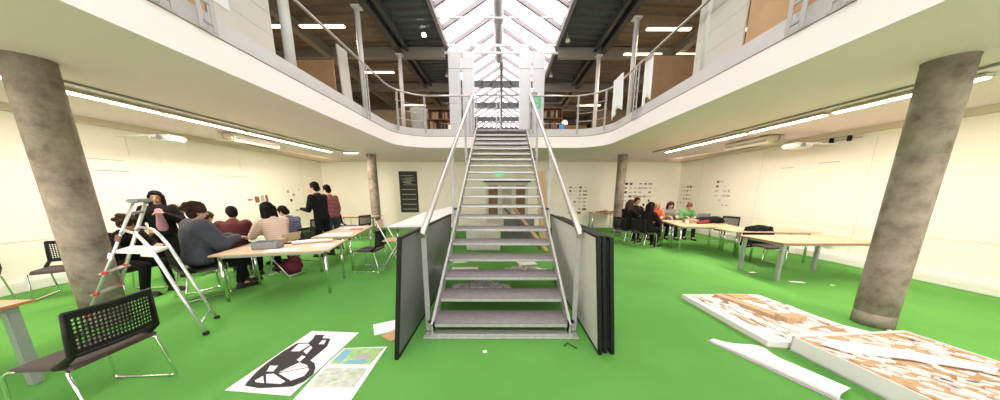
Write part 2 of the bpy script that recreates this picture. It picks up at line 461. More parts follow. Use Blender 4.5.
# cross beams
for y in (-2.4, 1.2, 5.2, 9.55, 12.4, 15.2, 18.0, 20.8, 23.6, 26.4):
    for s in (-1, 1):
        m = MB()
        m.box((s * 5.5, y, ZE - .22), (7.3, .06, .26)); m.box((s * 5.5, y, ZE - .35), (7.3, .16, .03)); m.box((s * 5.5, y, ZE - .09), (7.3, .16, .03))
        struct(m.build('roof_beam', M['beamtan']))
    m = MB()
    m.box((0, y, ZE + .02), (2 * EX + .1, .07, .05)); m.box((0, y, ZE - .20), (2 * EX + .1, .07, .05))
    for k in range(9):
        x = -EX + .1 + k * (2 * EX - .2) / 8
        m.box((x, y, ZE - .09), (.05, .05, .2), rot=RY(.5 if k < 4 else -.5))
    if y > 11: m.box((0, y, ZE - .10), (2 * EX, .05, .20))
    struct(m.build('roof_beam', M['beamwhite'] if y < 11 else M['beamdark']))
# skylight: kerbs, ridge duct, bars, glass
for s in (-1, 1):
    m = MB(); m.box((s * EX, 11.4, ZE + .06), (.10, 33.2, .22)); struct(m.build('skylight_kerb', M['glaze']))
    m = MB()
    y = YR0 + .3
    L = math.hypot(EX, ZR - ZE); an = math.atan2(ZR - ZE, EX)
    while y < YR1:
        m.box((s * EX / 2, y, (ZE + ZR) / 2 + .1), (L, .09, .12), rot=RY(s * an)); y += .98
    struct(m.build('skylight_bars', M['glaze']))
    m = MB(); m.quad([(s * EX, YR0, ZE + .17), (0, YR0, ZR + .17), (0, YR1, ZR + .17), (s * EX, YR1, ZE + .17)]); struct(m.build('window_%d' % (1 if s < 0 else 2), M['skyglass']))
m = MB(); m.box((0, 11.4, ZR + .12), (.16, 33.2, .12)); struct(m.build('skylight_ridge', M['glaze']))
m = MB(); m.tube([(-.1, -5, 6.95), (-.1, 11.9, 6.95)], .165, 20)
for y in (-3, -.5, 2, 4.5, 6.9, 9.3, 11.6): m.tube([(-.1, y, 6.95), (-.1, y + .07, 6.95)], .185, 20)
tag(m.build('ventilation_duct', M['duct']), 'grey round duct running along under the skylight ridge', 'duct')
# thin white cross ties
for y in (8.35, 6.0, 3.2):
    m = MB(); m.tube([(-EX, y, ZE + .12), (EX, y, ZE + .12)], .022, 8); struct(m.build('roof_tie', M['beamwhite']))
m = MB()
for y in (15.2, 20.8):
    for s in (-1, 1):
        for k in range(3): m.tube([(s * (.15 + .5 * k), y, ZR - .15 - .28 * k), (s * (.4 + .5 * k), y, ZE)], .03, 6)
struct(m.build('roof_truss', M['glaze']))

# ---------------------------------------------------------------- columns
def column(x, y, label, seed):
    t = thing('concrete_column', label, 'column', (x, y, 0), seed)
    m = MB(); n = 40
    prof = [(.171, 0), (.171, .16), (.166, .163), (.166, .17), (.171, .173)] + [(.171, z) for z in (.8, 1.4, 1.395)][:2] + [(.1705, 2.05), (.168, 2.053), (.168, 2.058), (.1705, 2.061), (.171, ZS)]
    m.lathe((0, 0, 0), prof, n); m.build('shaft', M['concrete'], t)
    m = MB(); m.lathe((0, 0, ZS - .012), [(.175, 0), (.175, .011)], n); m.build('collar', M['concrete'], t)
    return t
column(-5.0, 3.07, 'thick bare concrete column beside the aluminium stepladder', .3)
column(4.73, 3.07, 'thick bare concrete column beside the white box model', 2.1)
column(-5.0, 10.45, 'slim-looking far concrete column behind the standing men, left of the stair', 1.1)
column(4.66, 10.45, 'slim-looking far concrete column by the small back table, right of the stair', 4.0)

# white steel tubes upstairs
for (x, y, lab, r) in ((-3.42, 4.72, 'white steel tube post upstairs beside the left white panel', .075), (-3.42, 7.1, 'white steel tube post upstairs beside the bare handrail posts on the left', .06),
                    (-3.25, 9.3, 'thin white tube post behind the curved left corner rail', .06), (3.42, 4.86, 'white steel tube post upstairs in front of the right white panel', .075),
                    (3.40, 7.5, 'white steel tube post upstairs behind the hanging white sheet', .06), (3.12, 9.35, 'thin white tube post behind the curved right corner rail', .06)):
    t = thing('steel_post', lab, 'post', (x, y, FLR))
    m = MB(); m.tube([(0, 0, 0), (0, 0, ZE - .38 - FLR)], r, 20); m.build('shaft', M['tube'], t)
    m = MB(); m.lathe((0, 0, 0), [(r + .05, 0), (r + .05, .015)], 20); m.build('base_plate', M['tube'], t)
    m = MB(); m.box((0, 0, ZE - .38 - FLR), (.2, .2, .03)); m.build('head_plate', M['tube'], t)

# portal cladding columns at the stair head
for (x, lab) in ((-1.50, 'left outer'), (-1.07, 'left inner'), (.76, 'right inner'), (1.19, 'right outer')):
    t = thing('portal_pier', 'pale grey clad pier at the stair head, ' + lab + ' of the two pairs', 'pier', (x, 9.25, FLR))
    m = MB(); m.box((0, 0, 1.24), (.37, .22, 2.4), bev=.012); m.build('cladding', M['panelgrey'], t)
    m = MB(); m.box((0, -.005, 1.95), (.375, .225, .012)); m.build('joint', M['glaze'], t)
    m = MB(); m.box((0, 0, .02), (.40, .25, .04)); m.build('base', M['upstand'], t)

# ---------------------------------------------------------------- staircase
SG, SR, SD, SW = .3065, .175, 2.745, .765
st = thing('staircase', 'open-riser galvanised steel staircase rising from the green floor to the gallery', 'staircase', (0, 0, 0))
for n in range(1, 20):
    y = SD + (n - 1) * SG; z = n * SR
    m = MB(); m.box((0, y + .165, z - .006), (2 * SW, .33, .012)); m.box((0, y + .015, z - .028), (2 * SW, .03, .05), bev=.006)
    m.box((0, y + .325, z - .02), (2 * SW, .012, .035))
    m.mi = 1; m.box((0, y - .002, z - .028), (2 * SW - .02, .006, .036))
    m.build('tread', [M['steel'], M['steel_light']], st)
    
m = MB(); m.box((0, SD + 19 * SG + .16, 20 * SR - .02), (2 * SW + .1, .5, .05)); m.build('landing_plate', M['steel'], st)
sl = SR / SG; ang = math.atan(sl)
for s in (-1, 1):
    m = MB()
    y0, y1 = SD - .02, SD + 19 * SG + .1
    zc = lambda y: SR + (y - SD) * sl - .06
    m.box((s * (SW + .012), (y0 + y1) / 2, (zc(y0) + zc(y1)) / 2), (.02, math.hypot(y1 - y0, zc(y1) - zc(y0)), .20), rot=RX(ang))
    m.box((s * (SW + .008), (y0 + y1) / 2, (zc(y0) + zc(y1)) / 2 + .105), (.03, math.hypot(y1 - y0, zc(y1) - zc(y0)), .014), rot=RX(ang))
    m.box((s * (SW + .012), y0 + .02, .10), (.02, .10, .2))
    m.build('stringer', M['steel_light'], st)
m = MB(); m.box((0, SD + .02, .03), (2 * SW + .10, .12, .05), bev=.01); m.box((0, SD + .02, .012), (2 * SW + .24, .14, .02), bev=.004); m.box((0, SD - .02, .045), (.02, .08, .06)); m.build('base_plate', M['steel_light'], st)
def hz(y): return 1.18 + (y - 2.78) * (4.56 - 1.18) / (8.6 - 2.78)
for s in (-1, 1):
    X = s * .86
    m = MB(); m.tube([(X, 2.78, hz(2.78)), (X, 8.5, hz(8.5)), (X, 8.62, 4.56), (s * .9, 8.7, 4.56)], .035, 16); m.build('handrail', M['stainless'], st)
    for k, y in enumerate((2.84, 4.75, 6.66, 8.5)):
        m = MB(); zb = SR + (y - SD) * sl - .1
        zb = max(zb, .03) if k else .03
        m.box((X, y, (zb + hz(y)) / 2 - .01), (.055, .018, hz(y) - zb - .02), bev=.004)
        for q in (.25, .5, .75): m.tube([(X, y - .01, zb + q * (hz(y) - zb)), (X - s * .0, y - .045, zb + q * (hz(y) - zb))], .012, 8); m.box((X - s * .03, y, zb + .12), (.06, .03, .03))
        m.build('baluster', M['greypaint'], st)

# ---------------------------------------------------------------- gallery railing
def rail_path(off, z, ys=-4.9):
    return [(p[0], p[1], z) for p in well(off, ys)]
for s, side in ((-1, 'left'), (1, 'right')):
    t = thing('gallery_railing', 'steel gallery railing along the %s side of the well, curving to the stair head' % side, 'railing', (0, 0, FLR))
    P = [Vector((x, y, 1.06)) for (x, y) in [(p[0], p[1]) for p in well(.03, -4.9)] if (x < 0) == (s < 0)]
    if s > 0: P = P[::-1]
    P.append(Vector((s * .92, P[-1].y, 1.06)))
    m = MB(); m.tube(P, .026, 12); m.build('handrail', M['stainless'], t)
    arc = P[1:26]
    for q in (.78, .54, .30):
        m = MB(); m.tube([Vector((p.x, p.y, q)) for p in arc[7:23]], .009, 8); m.build('guard_rod', M['stainless'], t)
    for p in (arc[8], arc[21], Vector((s * 1.0, P[-1].y, 0))):
        m = MB(); m.box((p.x, p.y, .5), (.05, .05, 1.1), bev=.006); m.build('baluster', M['greypaint'], t)
    for y in (-2.1, .3, 2.55, 2.86, 3.24, 6.75):
        m = MB()
        for d in (-.07, .07):
            m.box((s * 3.19, y + d, .46), (.012, .05, 1.18))
        for k in range(6): m.box((s * 3.19, y, -.05 + k * .2), (.03, .10, .018))
        m.build('baluster', M['greypaint'], t)
    for q in (.85, .25):
        m = MB(); m.tube([(s * .95, P[-1].y, q), (s * 1.9, P[-1].y, q)], .008, 8); m.build('guard_rod', M['stainless'], t)
t = thing('landing_railing', 'low grey railing with twin middle posts seen between the piers at the stair head', 'railing', (0, 9.75, FLR))
m = MB(); m.box((-.1, 0, 1.38), (1.55, .04, .05)); m.box((-.1, 0, .95), (1.55, .03, .03)); m.box((-.1, 0, .5), (1.55, .03, .03)); m.build('handrail', M['plastic_grey'], t)
for x in (-.86, -.17, -.04, .64):
    m = MB(); m.box((x, 0, .69), (.045, .03, 1.38)); m.build('baluster', M['greypaint'], t)

# panels, boards and sheets upstairs
def panel(name, label, x, y0, y1, z1, matr, thick=.03, z0=ZU, lines=True, cat='board', tilt=0):
    t = thing(name, label, cat, (x, (y0 + y1) / 2, z0))
    m = MB(); m.box((0, 0, (z1 - z0) / 2), (thick, y1 - y0, z1 - z0), bev=.004); m.build('sheet', matr, t)
    if lines:
        m = MB()
        for k in range(1, 6):
            m.box((0, 0, k * (z1 - z0) / 6), (thick + .004, y1 - y0 - .01, .006))
        m.build('joint_lines', M['printgrey'], t)
    return t
panel('standing_board', 'large off-white slatted board standing on the left gallery edge', -3.38, 3.44, 4.36, 5.3, M['whiteboard'])
panel('standing_board', 'tan board on the left gallery edge beside the white slatted board', -3.38, 2.3, 3.42, 5.2, M['brown'], lines=False)
panel('standing_board', 'large off-white slatted board standing on the right gallery edge', 3.38, 4.12, 5.08, 5.3, M['whiteboard'])
panel('standing_board', 'tan board on the right gallery edge beside the white slatted board', 3.40, 2.3, 4.1, 5.2, M['brown'], lines=False)
m = MB(); m.box((-3.36, 3.62, 3.98), (.004, .19, .3)); tag(m.build('notice_sheet', M['paper']), 'small white notice fixed low on the left slatted board', 'paper')
m = MB(); m.box((-3.45, 6.35, 4.09), (.03, .36, 1.18), rot=RX(.06)); tag(m.build('leaning_board', M['whiteboard']), 'narrow pale board leaning behind the left railing by the tube post', 'board')
def facing(name, label, x0, x1, y, z1, matr, cat='partition', z0=FLR):
    t = thing(name, label, cat, ((x0 + x1) / 2, y, z0))
    m = MB(); m.box((0, 0, (z1 - z0) / 2), (x1 - x0, .04, z1 - z0), bev=.004); m.build('panel', matr, t)
    m = MB(); m.box((0, 0, z1 - z0 + .008), (x1 - x0 + .02, .05, .02)); m.build('edge', M['darkbrown'], t)
    return t
facing('tan_screen', 'tan plywood screen upstairs behind the left railing', -6.3, -4.28, 7.4, 4.92, M['brown'])
facing('tan_screen', 'tan plywood screen upstairs behind the right railing', 3.75, 6.2, 7.3, 4.98, M['brown'])
facing('dark_screen', 'brown grey partition in the upper hall on the left', -8.5, -4.2, 13.0, 5.3, M['roofbrown'])
facing('dark_screen', 'brown grey partition in the upper hall on the right', 4.2, 8.5, 13.0, 5.3, M['roofbrown'])
facing('lit_partition', 'warm lit wooden partition far back in the upper hall on the right', 2.0, 5.2, 17, 5.6, M['brown'])
facing('lit_partition', 'warm lit wooden partition far back in the upper hall on the left', -5.4, -2.0, 17, 5.6, M['brown'])
# sheets hung over the right rail
def cloth(name, label, x, y0, y1, z0, z1, matr, amp=.03, cat='cloth'):
    m = MB(); bm = m.bm; nu, nv = 18, 8; g = []
    for i in range(nu + 1):
        row = []
        for j in range(nv + 1):
            u = i / nu; v = j / nv
            zz = z1 - (z1 - z0) * v * (1 - .12 * math.sin(u * 5))
            row.append(bm.verts.new((x + amp * math.sin(u * 19 + v * 2) * (.3 + v), y0 + (y1 - y0) * u, zz)))
        g.append(row)
    for i in range(nu):
        for j in range(nv):
            f = bm.faces.new((g[i][j], g[i + 1][j], g[i + 1][j + 1], g[i][j + 1])); f.smooth = True
    o = m.build(name, matr); sd = o.modifiers.new('thickness', 'SOLIDIFY'); sd.thickness = .006
    return tag(o, label, cat)
cloth('hanging_sheet', 'crumpled white sheet hung over the right gallery rail', 3.10, 7.3, 7.9, 3.72, 4.62, M['sheetwhite'])
cloth('hanging_sheet', 'long white sheet hanging on the right gallery rail next to its paired posts', 3.27, 6.25, 6.6, 3.62, 4.6, M['sheetwhite'], .015)
m = MB(); m.lathe((-2.75, 9.35, FLR), [(.24, 0), (.27, .75), (.29, .76), (.29, .80), (.25, .80)], 28); tag(m.build('grey_drum', M['panelgrey']), 'pale grey bin behind the curved left corner rail', 'bin')
m = MB(); m.box((1.98, 9.1, 3.66), (.16, .14, .32), bev=.02); tag(m.build('blue_box', mat('blue_plastic', (.10, .30, .62), .4)), 'small blue container behind the rail right of the stair head', 'box')
t = thing('green_notice', 'green notice fixed on the right outer pier at the stair head', 'sign', (1.15, 9.13, 4.45))
m = MB(); m.box((-.02, 0, 0), (.30, .008, .34)); m.build('sheet', M['signgreen'], t)
m = MB()
for k in range(6): m.box((-.02 - .02 * (k % 2), -.006, .12 - .045 * k), (.2 - .03 * (k % 3), .004, .012))
m.build('print', M['paper'], t)
m = MB(); m.box((1.02, 9.1, 4.70), (.26, .06, .1), bev=.01); tag(m.build('grey_box', M['plastic_grey']), 'small grey box on the pier above the green notice', 'box')

# upper-hall fluorescents
def area(name, loc, sx, sy, e, col, rot=(0, 0, 0)):
    l = bpy.data.lights.new(name, 'AREA'); l.shape = 'RECTANGLE'; l.size = sx; l.size_y = sy; l.energy = e; l.color = col
    o = bpy.data.objects.new(name, l); COL.objects.link(o); o.location = loc; o.rotation_euler = rot; return o
def fluo(x, y, z, L, label):
    t = thing('ceiling_light', label, 'light', (x, y, z))
    m = MB(); m.box((0, 0, .05), (L, .13, .06), bev=.01); m.build('housing', M['beamtan'], t)
    m = MB(); m.box((0, 0, .005), (L - .03, .10, .035), bev=.008); m.build('diffuser', M['lampup'], t)
    area('batten_light', (x, y, z - .03), L - .1, .08, 30, (1, .80, .52))
    m = MB(); m.box((-L * .35, 0, .14), (.01, .01, .16)); m.box((L * .35, 0, .14), (.01, .01, .16)); m.build('hanger', M['beamtan'], t)
    return t
for i, (x, y, a) in enumerate(((-4.7, 7.8, 'first on the left, seen between the two tube posts'), (-6.3, 7.8, 'on the far left beside the slatted board'), (-4.5, 10.5, 'second row left'), (-7.0, 10.5, 'second row far left'),
                (4.45, 7.9, 'first on the right, above the bare handrail'), (6.4, 7.9, 'far right above the tan screen'), (4.45, 9.2, 'on the right just beyond the first'), (6.1, 9.2, 'far right in the second row'),
                (-4.4, 14.2, 'third row left'), (4.4, 14.2, 'third row right'))):
    fluo(x, y, 5.88, 1.2, 'fluorescent batten under the upper roof, ' + a)
def spot(x, y, z, label, on):
    t = thing('spotlight', label, 'spotlight', (x, y, z))
    m = MB(); m.tube([(0, .0, 0), (0, -.06, -.10)], [.05, .075], 14); m.build('head', M['greypaint'], t)
    m = MB(); m.tube([(0, -.06, -.101), (0, -.062, -.106)], .06, 14); m.build('lens', M['spot'] if on else M['plastic_white'], t)
    m = MB(); m.tube([(0, 0, 0), (0, .02, .28)], .012, 8); m.build('bracket', M['greypaint'], t)
spot(-2.33, 8.95, 6.35, 'lit spotlight under the dark roof left of the skylight', True)
spot(2.0, 8.95, 6.2, 'unlit spotlight under the dark roof right of the skylight', False)
spot(-2.15, 11.4, 6.2, 'small far spotlight beside the left pier pair', False)
spot(1.95, 11.4, 6.2, 'small far spotlight beside the right pier pair', False)
def pend(x, y, z, label):
    t = thing('pendant_lamp', label, 'lamp', (x, y, z))
    m = MB(); m.lathe((0, 0, 0), [(.16, 0), (.12, .12), (.03, .18)], 18); m.build('shade', M['amber'], t)
    m = MB(); m.tube([(0, 0, .18), (0, 0, ZE + .04 - z)], .008, 6); m.build('cord', M['black'], t)
pend(2.75, 14.0, 4.75, 'amber pendant lamp in the upper hall right of the stair head')
pend(3.4, 15.0, 5.2, 'higher amber pendant lamp in the upper hall right of the stair head')
pend(-3.0, 14.0, 4.9, 'amber pendant lamp in the upper hall left of the stair head')
pend(-2.35, 13.0, 4.5, 'lower amber pendant lamp left of the stair head')
def shelf(x, y, label):
    t = thing('bookcase', label, 'bookcase', (x, y, FLR))
    m = MB()
    for sx in (-.6, .6): m.box((sx, 0, .9), (.03, .3, 1.8))
    for k in range(5): m.box((0, 0, .05 + .43 * k), (1.2, .3, .03))
    m.box((0, .15, .9), (1.2, .01, 1.8)); m.build('carcass', M['darkbrown'], t)
    m = MB()
    for k in range(4):
        xx = -.55
        while xx < .5:
            h_ = random.uniform(.2, .36); w_ = random.uniform(.03, .07); m.mi = random.randint(0, 2)
            m.box((xx, -.02, .07 + .43 * k + h_ / 2), (w_, .2, h_)); xx += w_ + .01
    o = m.build('books', [M['cardboard'], M['ink'], M['darkbrown']], t)
shelf(2.1, 12.6, 'dark bookcase in the upper hall right of the piers')
shelf(-2.9, 12.8, 'dark bookcase in the upper hall left of the piers')
# ---------------------------------------------------------------- strip lights under the gallery
def strip(x, y0, y1, label, group=None, along='y'):
    L = y1 - y0
    t = thing('strip_light', label, 'light', (x, (y0 + y1) / 2, ZS - .01), 0 if along == 'y' else PI / 2, group)
    m = MB(); m.box((0, 0, -.02), (.14, L - .01, .04), bev=.006); m.build('housing', M['acbody'], t)
    m = MB(); m.box((0, 0, -.048), (.075, L - .03, .022), bev=.006); m.build('diffuser', M['lamp'], t)
    m = MB(); m.box((0, L / 2 - .01, -.035), (.16, .035, .055)); m.build('end_cap', M['acbody'], t)
    a = area('tube_light', (x, (y0 + y1) / 2, ZS - .078), .07 if along == 'y' else L - .1, L - .1 if along == 'y' else .07, 31 * L / 1.55, (1.0, .86, .74))
    return t
ysL = [3.3, 4.86, 6.38, 7.95, 9.5]
words = ('nearest the camera', 'second from the camera', 'third from the camera', 'farthest, by the back corner')
for i in range(4):
    strip(-5.92, ysL[i], ysL[i + 1], 'warm strip light in the line along the left soffit, ' + words[i], 'strip lights on the left soffit')
    strip(5.70, ysL[i] + .05, ysL[i + 1] - .05, 'warm strip light in the line along the right soffit, ' + words[i], 'strip lights on the right soffit')
for s in (-1, 1):  # unseen strips added as fill light for the near end
    for i in range(3):
        strip(s * 5.8, -3.4 + 1.9 * i, -1.85 + 1.9 * i, 'warm strip light behind the camera on the %s' % ('left' if s < 0 else 'right'), 'strip lights behind the camera')
strip(-5.35, 9.45, 9.95, 'short strip light turned across the back left corner of the soffit', None, 'x')

# air curtain casings and projectors
def aircon(x, y, label, s):
    t = thing('air_conditioner', label, 'air conditioner', (x, y, 2.86))
    m = MB(); m.box((0, 0, .05), (.42, 1.35, .19), bev=.03); m.build('casing', M['acbody'], t)
    m = MB()
    for k in range(4): m.box((-s * .12, -.0, -.053), (.02, .6, .008)); 
    for k in range(7): m.box((-s * (.02 + .02 * k), .22, -.049), (.012, .7, .012))
    m.build('grille', M['acgrille'], t)
    m = MB(); m.box((-s * .216, 0, .03), (.006, 1.2, .05)); m.build('slot', M['acgrille'], t)
    m = MB(); m.tube([(0, -.72, .12), (-s * .02, -.72, .02), (-s * .1, -.70, -.03)], .012, 8); m.build('pipe', M['acgrille'], t)
aircon(-6.55, 7.2, 'cream air conditioner casing hung under the left soffit', -1)
aircon(6.75, 7.4, 'cream air conditioner casing hung under the right soffit', 1)
def projector(x, y, s, label):
    t = thing('projector', label, 'projector', (x, y, 2.72))
    m = MB(); m.box((0, 0, 0), (.42, .36, .11), bev=.035); m.build('body', M['plastic_white'], t)
    m = MB(); m.tube([(-s * .05, -.175, .0), (-s * .05, -.20, .0)], .045, 16); m.build('lens', M['plastic_grey'], t)
    m = MB(); m.box((s * .34, 0, .06), (.4, .08, .03)); m.box((s * .62, 0, .05), (.25, .05, .025)); m.box((s * 1.0 if s > 0 else -1.0, 0, .05), (.5, .05, .02)); m.build('wall_arm', M['plastic_white'], t)
    m = MB()
    for k in range(6): m.box((-.1 + .04 * k, -.181, -.02), (.015, .004, .05))
    m.build('vent', M['plastic_grey'], t)
projector(-6.95, 5.75, -1, 'white projector on a wall arm above the left pinboard wall')
projector(7.05, 6.55, 1, 'white projector on a wall arm above the right pinboard wall')
t = thing('wall_bracket', 'small bracket with black clips on the right wall beside the projector', 'bracket', (7.98, 6.55, 2.84))
m = MB(); m.box((-.02, 0, 0), (.04, .9, .015)); m.build('bar', M['printgrey'], t)
for yy in (-.28, .05):
    m = MB(); m.box((-.07, yy, .0), (.08, .05, .12), bev=.01); m.build('clip', M['black'], t)
t = thing('socket', 'grey socket box low on the right wall', 'socket', (7.88, 6.25, .42))
m = MB(); m.box((.05, 0, 0), (.05, .16, .1), bev=.006); m.build('box', M['plastic_grey'], t)
m = MB(); m.box((.02, -.03, 0), (.012, .05, .06)); m.build('switch', M['plastic_white'], t)
m = MB(); m.box((7.88, 6.6, .1), (.05, .4, .15), bev=.01); tag(m.build('junction_box', M['printfaint']), 'long beige box on the skirting of the right wall', 'box')
m = MB(); m.box((-3.15, 11.97, 1.12), (.08, .03, .05), bev=.006); tag(m.build('wall_button', M['black']), 'tiny black button on the back wall left of the dark poster', 'button')
t = thing('exit_sign', 'small green exit sign on the back wall seen through the stair', 'sign', (-.1, 11.94, 2.41))
m = MB(); m.box((0, 0, 0), (.38, .05, .15), bev=.005); m.build('case', M['exit'], t)
m = MB(); m.box((-.11, -.028, 0), (.05, .004, .09)); m.box((.02, -.028, .0), (.1, .004, .02)); m.box((.10, -.028, 0), (.03, .004, .08)); m.build('pictogram', M['paper'], t)

# door in the back wall behind the stair
t = thing('door_1', None, None, (.25, YB - .02, 0)); struct(t)
m = MB(); m.box((0, 0, 1.02), (1.9, .05, 2.04)); m.build('door_leaf', M['whiteboard'], t)
for x in (-.62, 0.0, .62):
    m = MB(); m.box((x, -.03, 1.15), (.42, .01, 1.5)); m.build('door_pane', M['darkbrown'] if x else M['printgrey'], t)
m = MB(); m.box((0, -.04, 2.12), (2.1, .1, .16)); m.build('door_frame', M['chalkboard'], t)

# ---------------------------------------------------------------- posters and drawings
def poster(name, label, loc, rz, w_, h_, marks, sheet='pinned', cat='poster', group=None):
    """local x = along the wall, y = into the wall, z up; marks: (x,z,w,h,material)"""
    t = thing(name, label, cat, loc, rz, group)
    m = MB(); m.box((0, -.004, 0), (w_, .006, h_)); m.build('sheet', M[sheet], t)
    by = {}
    for (x, z, a, b, mm) in marks: by.setdefault(mm, []).append((x, z, a, b))
    for mm, L in by.items():
        m = MB()
        for (x, z, a, b) in L: m.box((x, -.0095, z), (a, .004, b))
        m.build('print', M[mm], t)
    return t
def rowmarks(w_, h_, rows, cols, mats, seed, fill=.6):
    rnd = random.Random(seed); out = []
    for r in range(rows):
        for c in range(cols):
            if rnd.random() < fill:
                cw = w_ / cols; rh = h_ / rows
                out.append((-w_ / 2 + cw * (c + .5), h_ / 2 - rh * (r + .5), cw * rnd.uniform(.3, .9), rh * rnd.uniform(.12, .6), rnd.choice(mats)))
    return out
poster('drawing_sheet', 'sheet with rows of small grey sketches on the back wall right of the stair', (3.45, YB, 1.25), 0, .95, 1.4, rowmarks(.88, 1.3, 8, 4, ['printgrey', 'printfaint', 'printgrey', 'printbrown'], 3, .8))
poster('photo_board', 'sheet crowded with brown photographs on the back wall beside the far right column', (6.15, YB, 1.42), 0, 1.35, 1.4, rowmarks(1.3, 1.3, 7, 6, ['printbrown', 'printgrey', 'printgrey', 'printbrown', 'ink'], 5, .8))
ck = [(-.05, 1.72 / 2 - .14, .55, .02, 'chalk')] + [(random.Random(k).uniform(-.1, .1), .62 - .05 * k, random.Random(k + 9).uniform(.25, .6), .018, 'chalk') for k in range(7)] + [(0, .12 - .22 * k, .62, .03, 'chalk') for k in range(5)]
poster('dark_poster', 'tall dark poster with pale handwriting on the back wall left of the stair', (-4.17, YB, 1.6), 0, .82, 1.82, ck, 'chalkboard')
poster('drawing_sheet', 'sheet of small square drawings on the right wall near the back corner', (XR, 11.5, 1.5), -PI / 2, .8, .95, rowmarks(.7, .85, 5, 4, ['printgrey', 'printbrown', 'printfaint'], 8, .75))
poster('photo_board', 'stepped sheet with brown photographs on the right wall above the laptop', (XR, 9.6, 1.58), -PI / 2, .8, 1.1, rowmarks(.7, 1.0, 6, 4, ['printbrown', 'printgrey', 'printfaint'], 12, .65))
poster('photo_print', 'small pair of blue grey photographs pinned on the left wall behind the slate blue jacket', (XL, 6.55, 1.22), PI / 2, .30, .22, [(0, .05, .27, .09, 'printgrey'), (0, -.06, .27, .08, 'printblue')], cat='photograph')
poster('photo_print', 'second pair of grey photographs pinned on the left wall, nearer the back', (XL, 6.95, 1.12), PI / 2, .30, .22, [(0, .05, .27, .09, 'printgrey'), (0, -.06, .27, .08, 'printgrey')], cat='photograph')
poster('drawing_sheet', 'wide sheet with pencil lines and orange brown sketches on the left wall', (XL, 8.35, 1.62), PI / 2, 1.4, 1.3, [(-.3, .45, .9, .015, 'printgrey'), (-.2, .05, .6, .015, 'printgrey'), (.3, -.25, .16, .2, 'printbrown'), (.5, -.22, .14, .2, 'printgrey'), (.66, -.22, .1, .22, 'printbrown'), (.05, -.25, .16, .05, 'printbrown'), (.4, -.45, .5, .02, 'printgrey')])
poster('drawing_sheet', 'sheet with three dark round sketches on the left wall towards the back corner', (XL, 10.2, 1.5), PI / 2, .9, .8, [(-.25, .12, .11, .11, 'printgrey'), (0, -.0, .1, .1, 'printgrey'), (-.15, -.2, .1, .1, 'ink'), (.3, .2, .05, .05, 'printgrey')])
poster('drawing_sheet', 'large sheet of faint long pencil lines on the left wall behind the stepladder', (XL, 5.45, 1.85), PI / 2, 1.6, 1.1, [(-.2, .42, 1.0, .012, 'printgrey'), (.1, .2, .5, .012, 'printbrown'), (-.35, -.02, .6, .01, 'printfaint'), (.2, -.2, 1.0, .01, 'printfaint'), (0, -.4, .7, .01, 'printfaint')])
poster('drawing_sheet', 'large plain sheet with a few faint lines on the left wall between the pencil drawings', (XL, 6.93, 1.95), PI / 2, 1.1, 1.0, [(0, .3, .9, .01, 'printfaint'), (.1, 0, 1.0, .01, 'printfaint'), (-.1, -.3, .8, .01, 'printfaint'), (.1, -.15, .3, .02, 'printfaint')])
for (y, z, L) in ((7.55, 2.30, .32), (6.62, 2.35, .42)):
    m = MB(); m.box((XR - .01, y, z), (.015, L, .012)); tag(m.build('pin_rail', M['printgrey']), 'thin grey pin rail on the right wall, %s' % ('farther from the camera' if y > 7 else 'nearer the camera'), 'rail')

# ---------------------------------------------------------------- chairs
def perforated(w_, h_, nx, nz, curve, mapf, thick=.008):
    """panel with octagonal holes; mapf(u,v)->Vector"""
    m = MB(); bm = m.bm; cache = {}
    def V(a, b):
        k = (round(a, 5), round(b, 5))
        if k not in cache: cache[k] = bm.verts.new(mapf(a, b))
        return cache[k]
    for i in range(nx):
        for j in range(nz):
            x0, x1 = i / nx, (i + 1) / nx; y0, y1 = j / nz, (j + 1) / nz
            cx, cy = (x0 + x1) / 2, (y0 + y1) / 2; hx, hy = (x1 - x0) / 2, (y1 - y0) / 2
            if i in (0, nx - 1) or j in (0, nz - 1):
                bm.faces.new((V(x0, y0), V(x1, y0), V(x1, y1), V(x0, y1))); continue
            out = [V(x0, y0), V(cx, y0), V(x1, y0), V(x1, cy), V(x1, y1), V(cx, y1), V(x0, y1), V(x0, cy)]
            f_ = .78
            inn = [V(cx - hx * f_ * .7, cy - hy * f_ * .7), V(cx, cy - hy * f_), V(cx + hx * f_ * .7, cy - hy * f_ * .7), V(cx + hx * f_, cy), V(cx + hx * f_ * .7, cy + hy * f_ * .7), V(cx, cy + hy * f_), V(cx - hx * f_ * .7, cy + hy * f_ * .7), V(cx - hx * f_, cy)]
            for k in range(8):
                bm.faces.new((out[k], out[(k + 1) % 8], inn[(k + 1) % 8], inn[k]))
    r = bmesh.ops.extrude_face_region(bm, geom=list(bm.faces))
    vs = [g for g in r['geom'] if isinstance(g, bmesh.types.BMVert)]
    bmesh.ops.translate(bm, vec=(-thick, 0, 0), verts=vs)
    return m
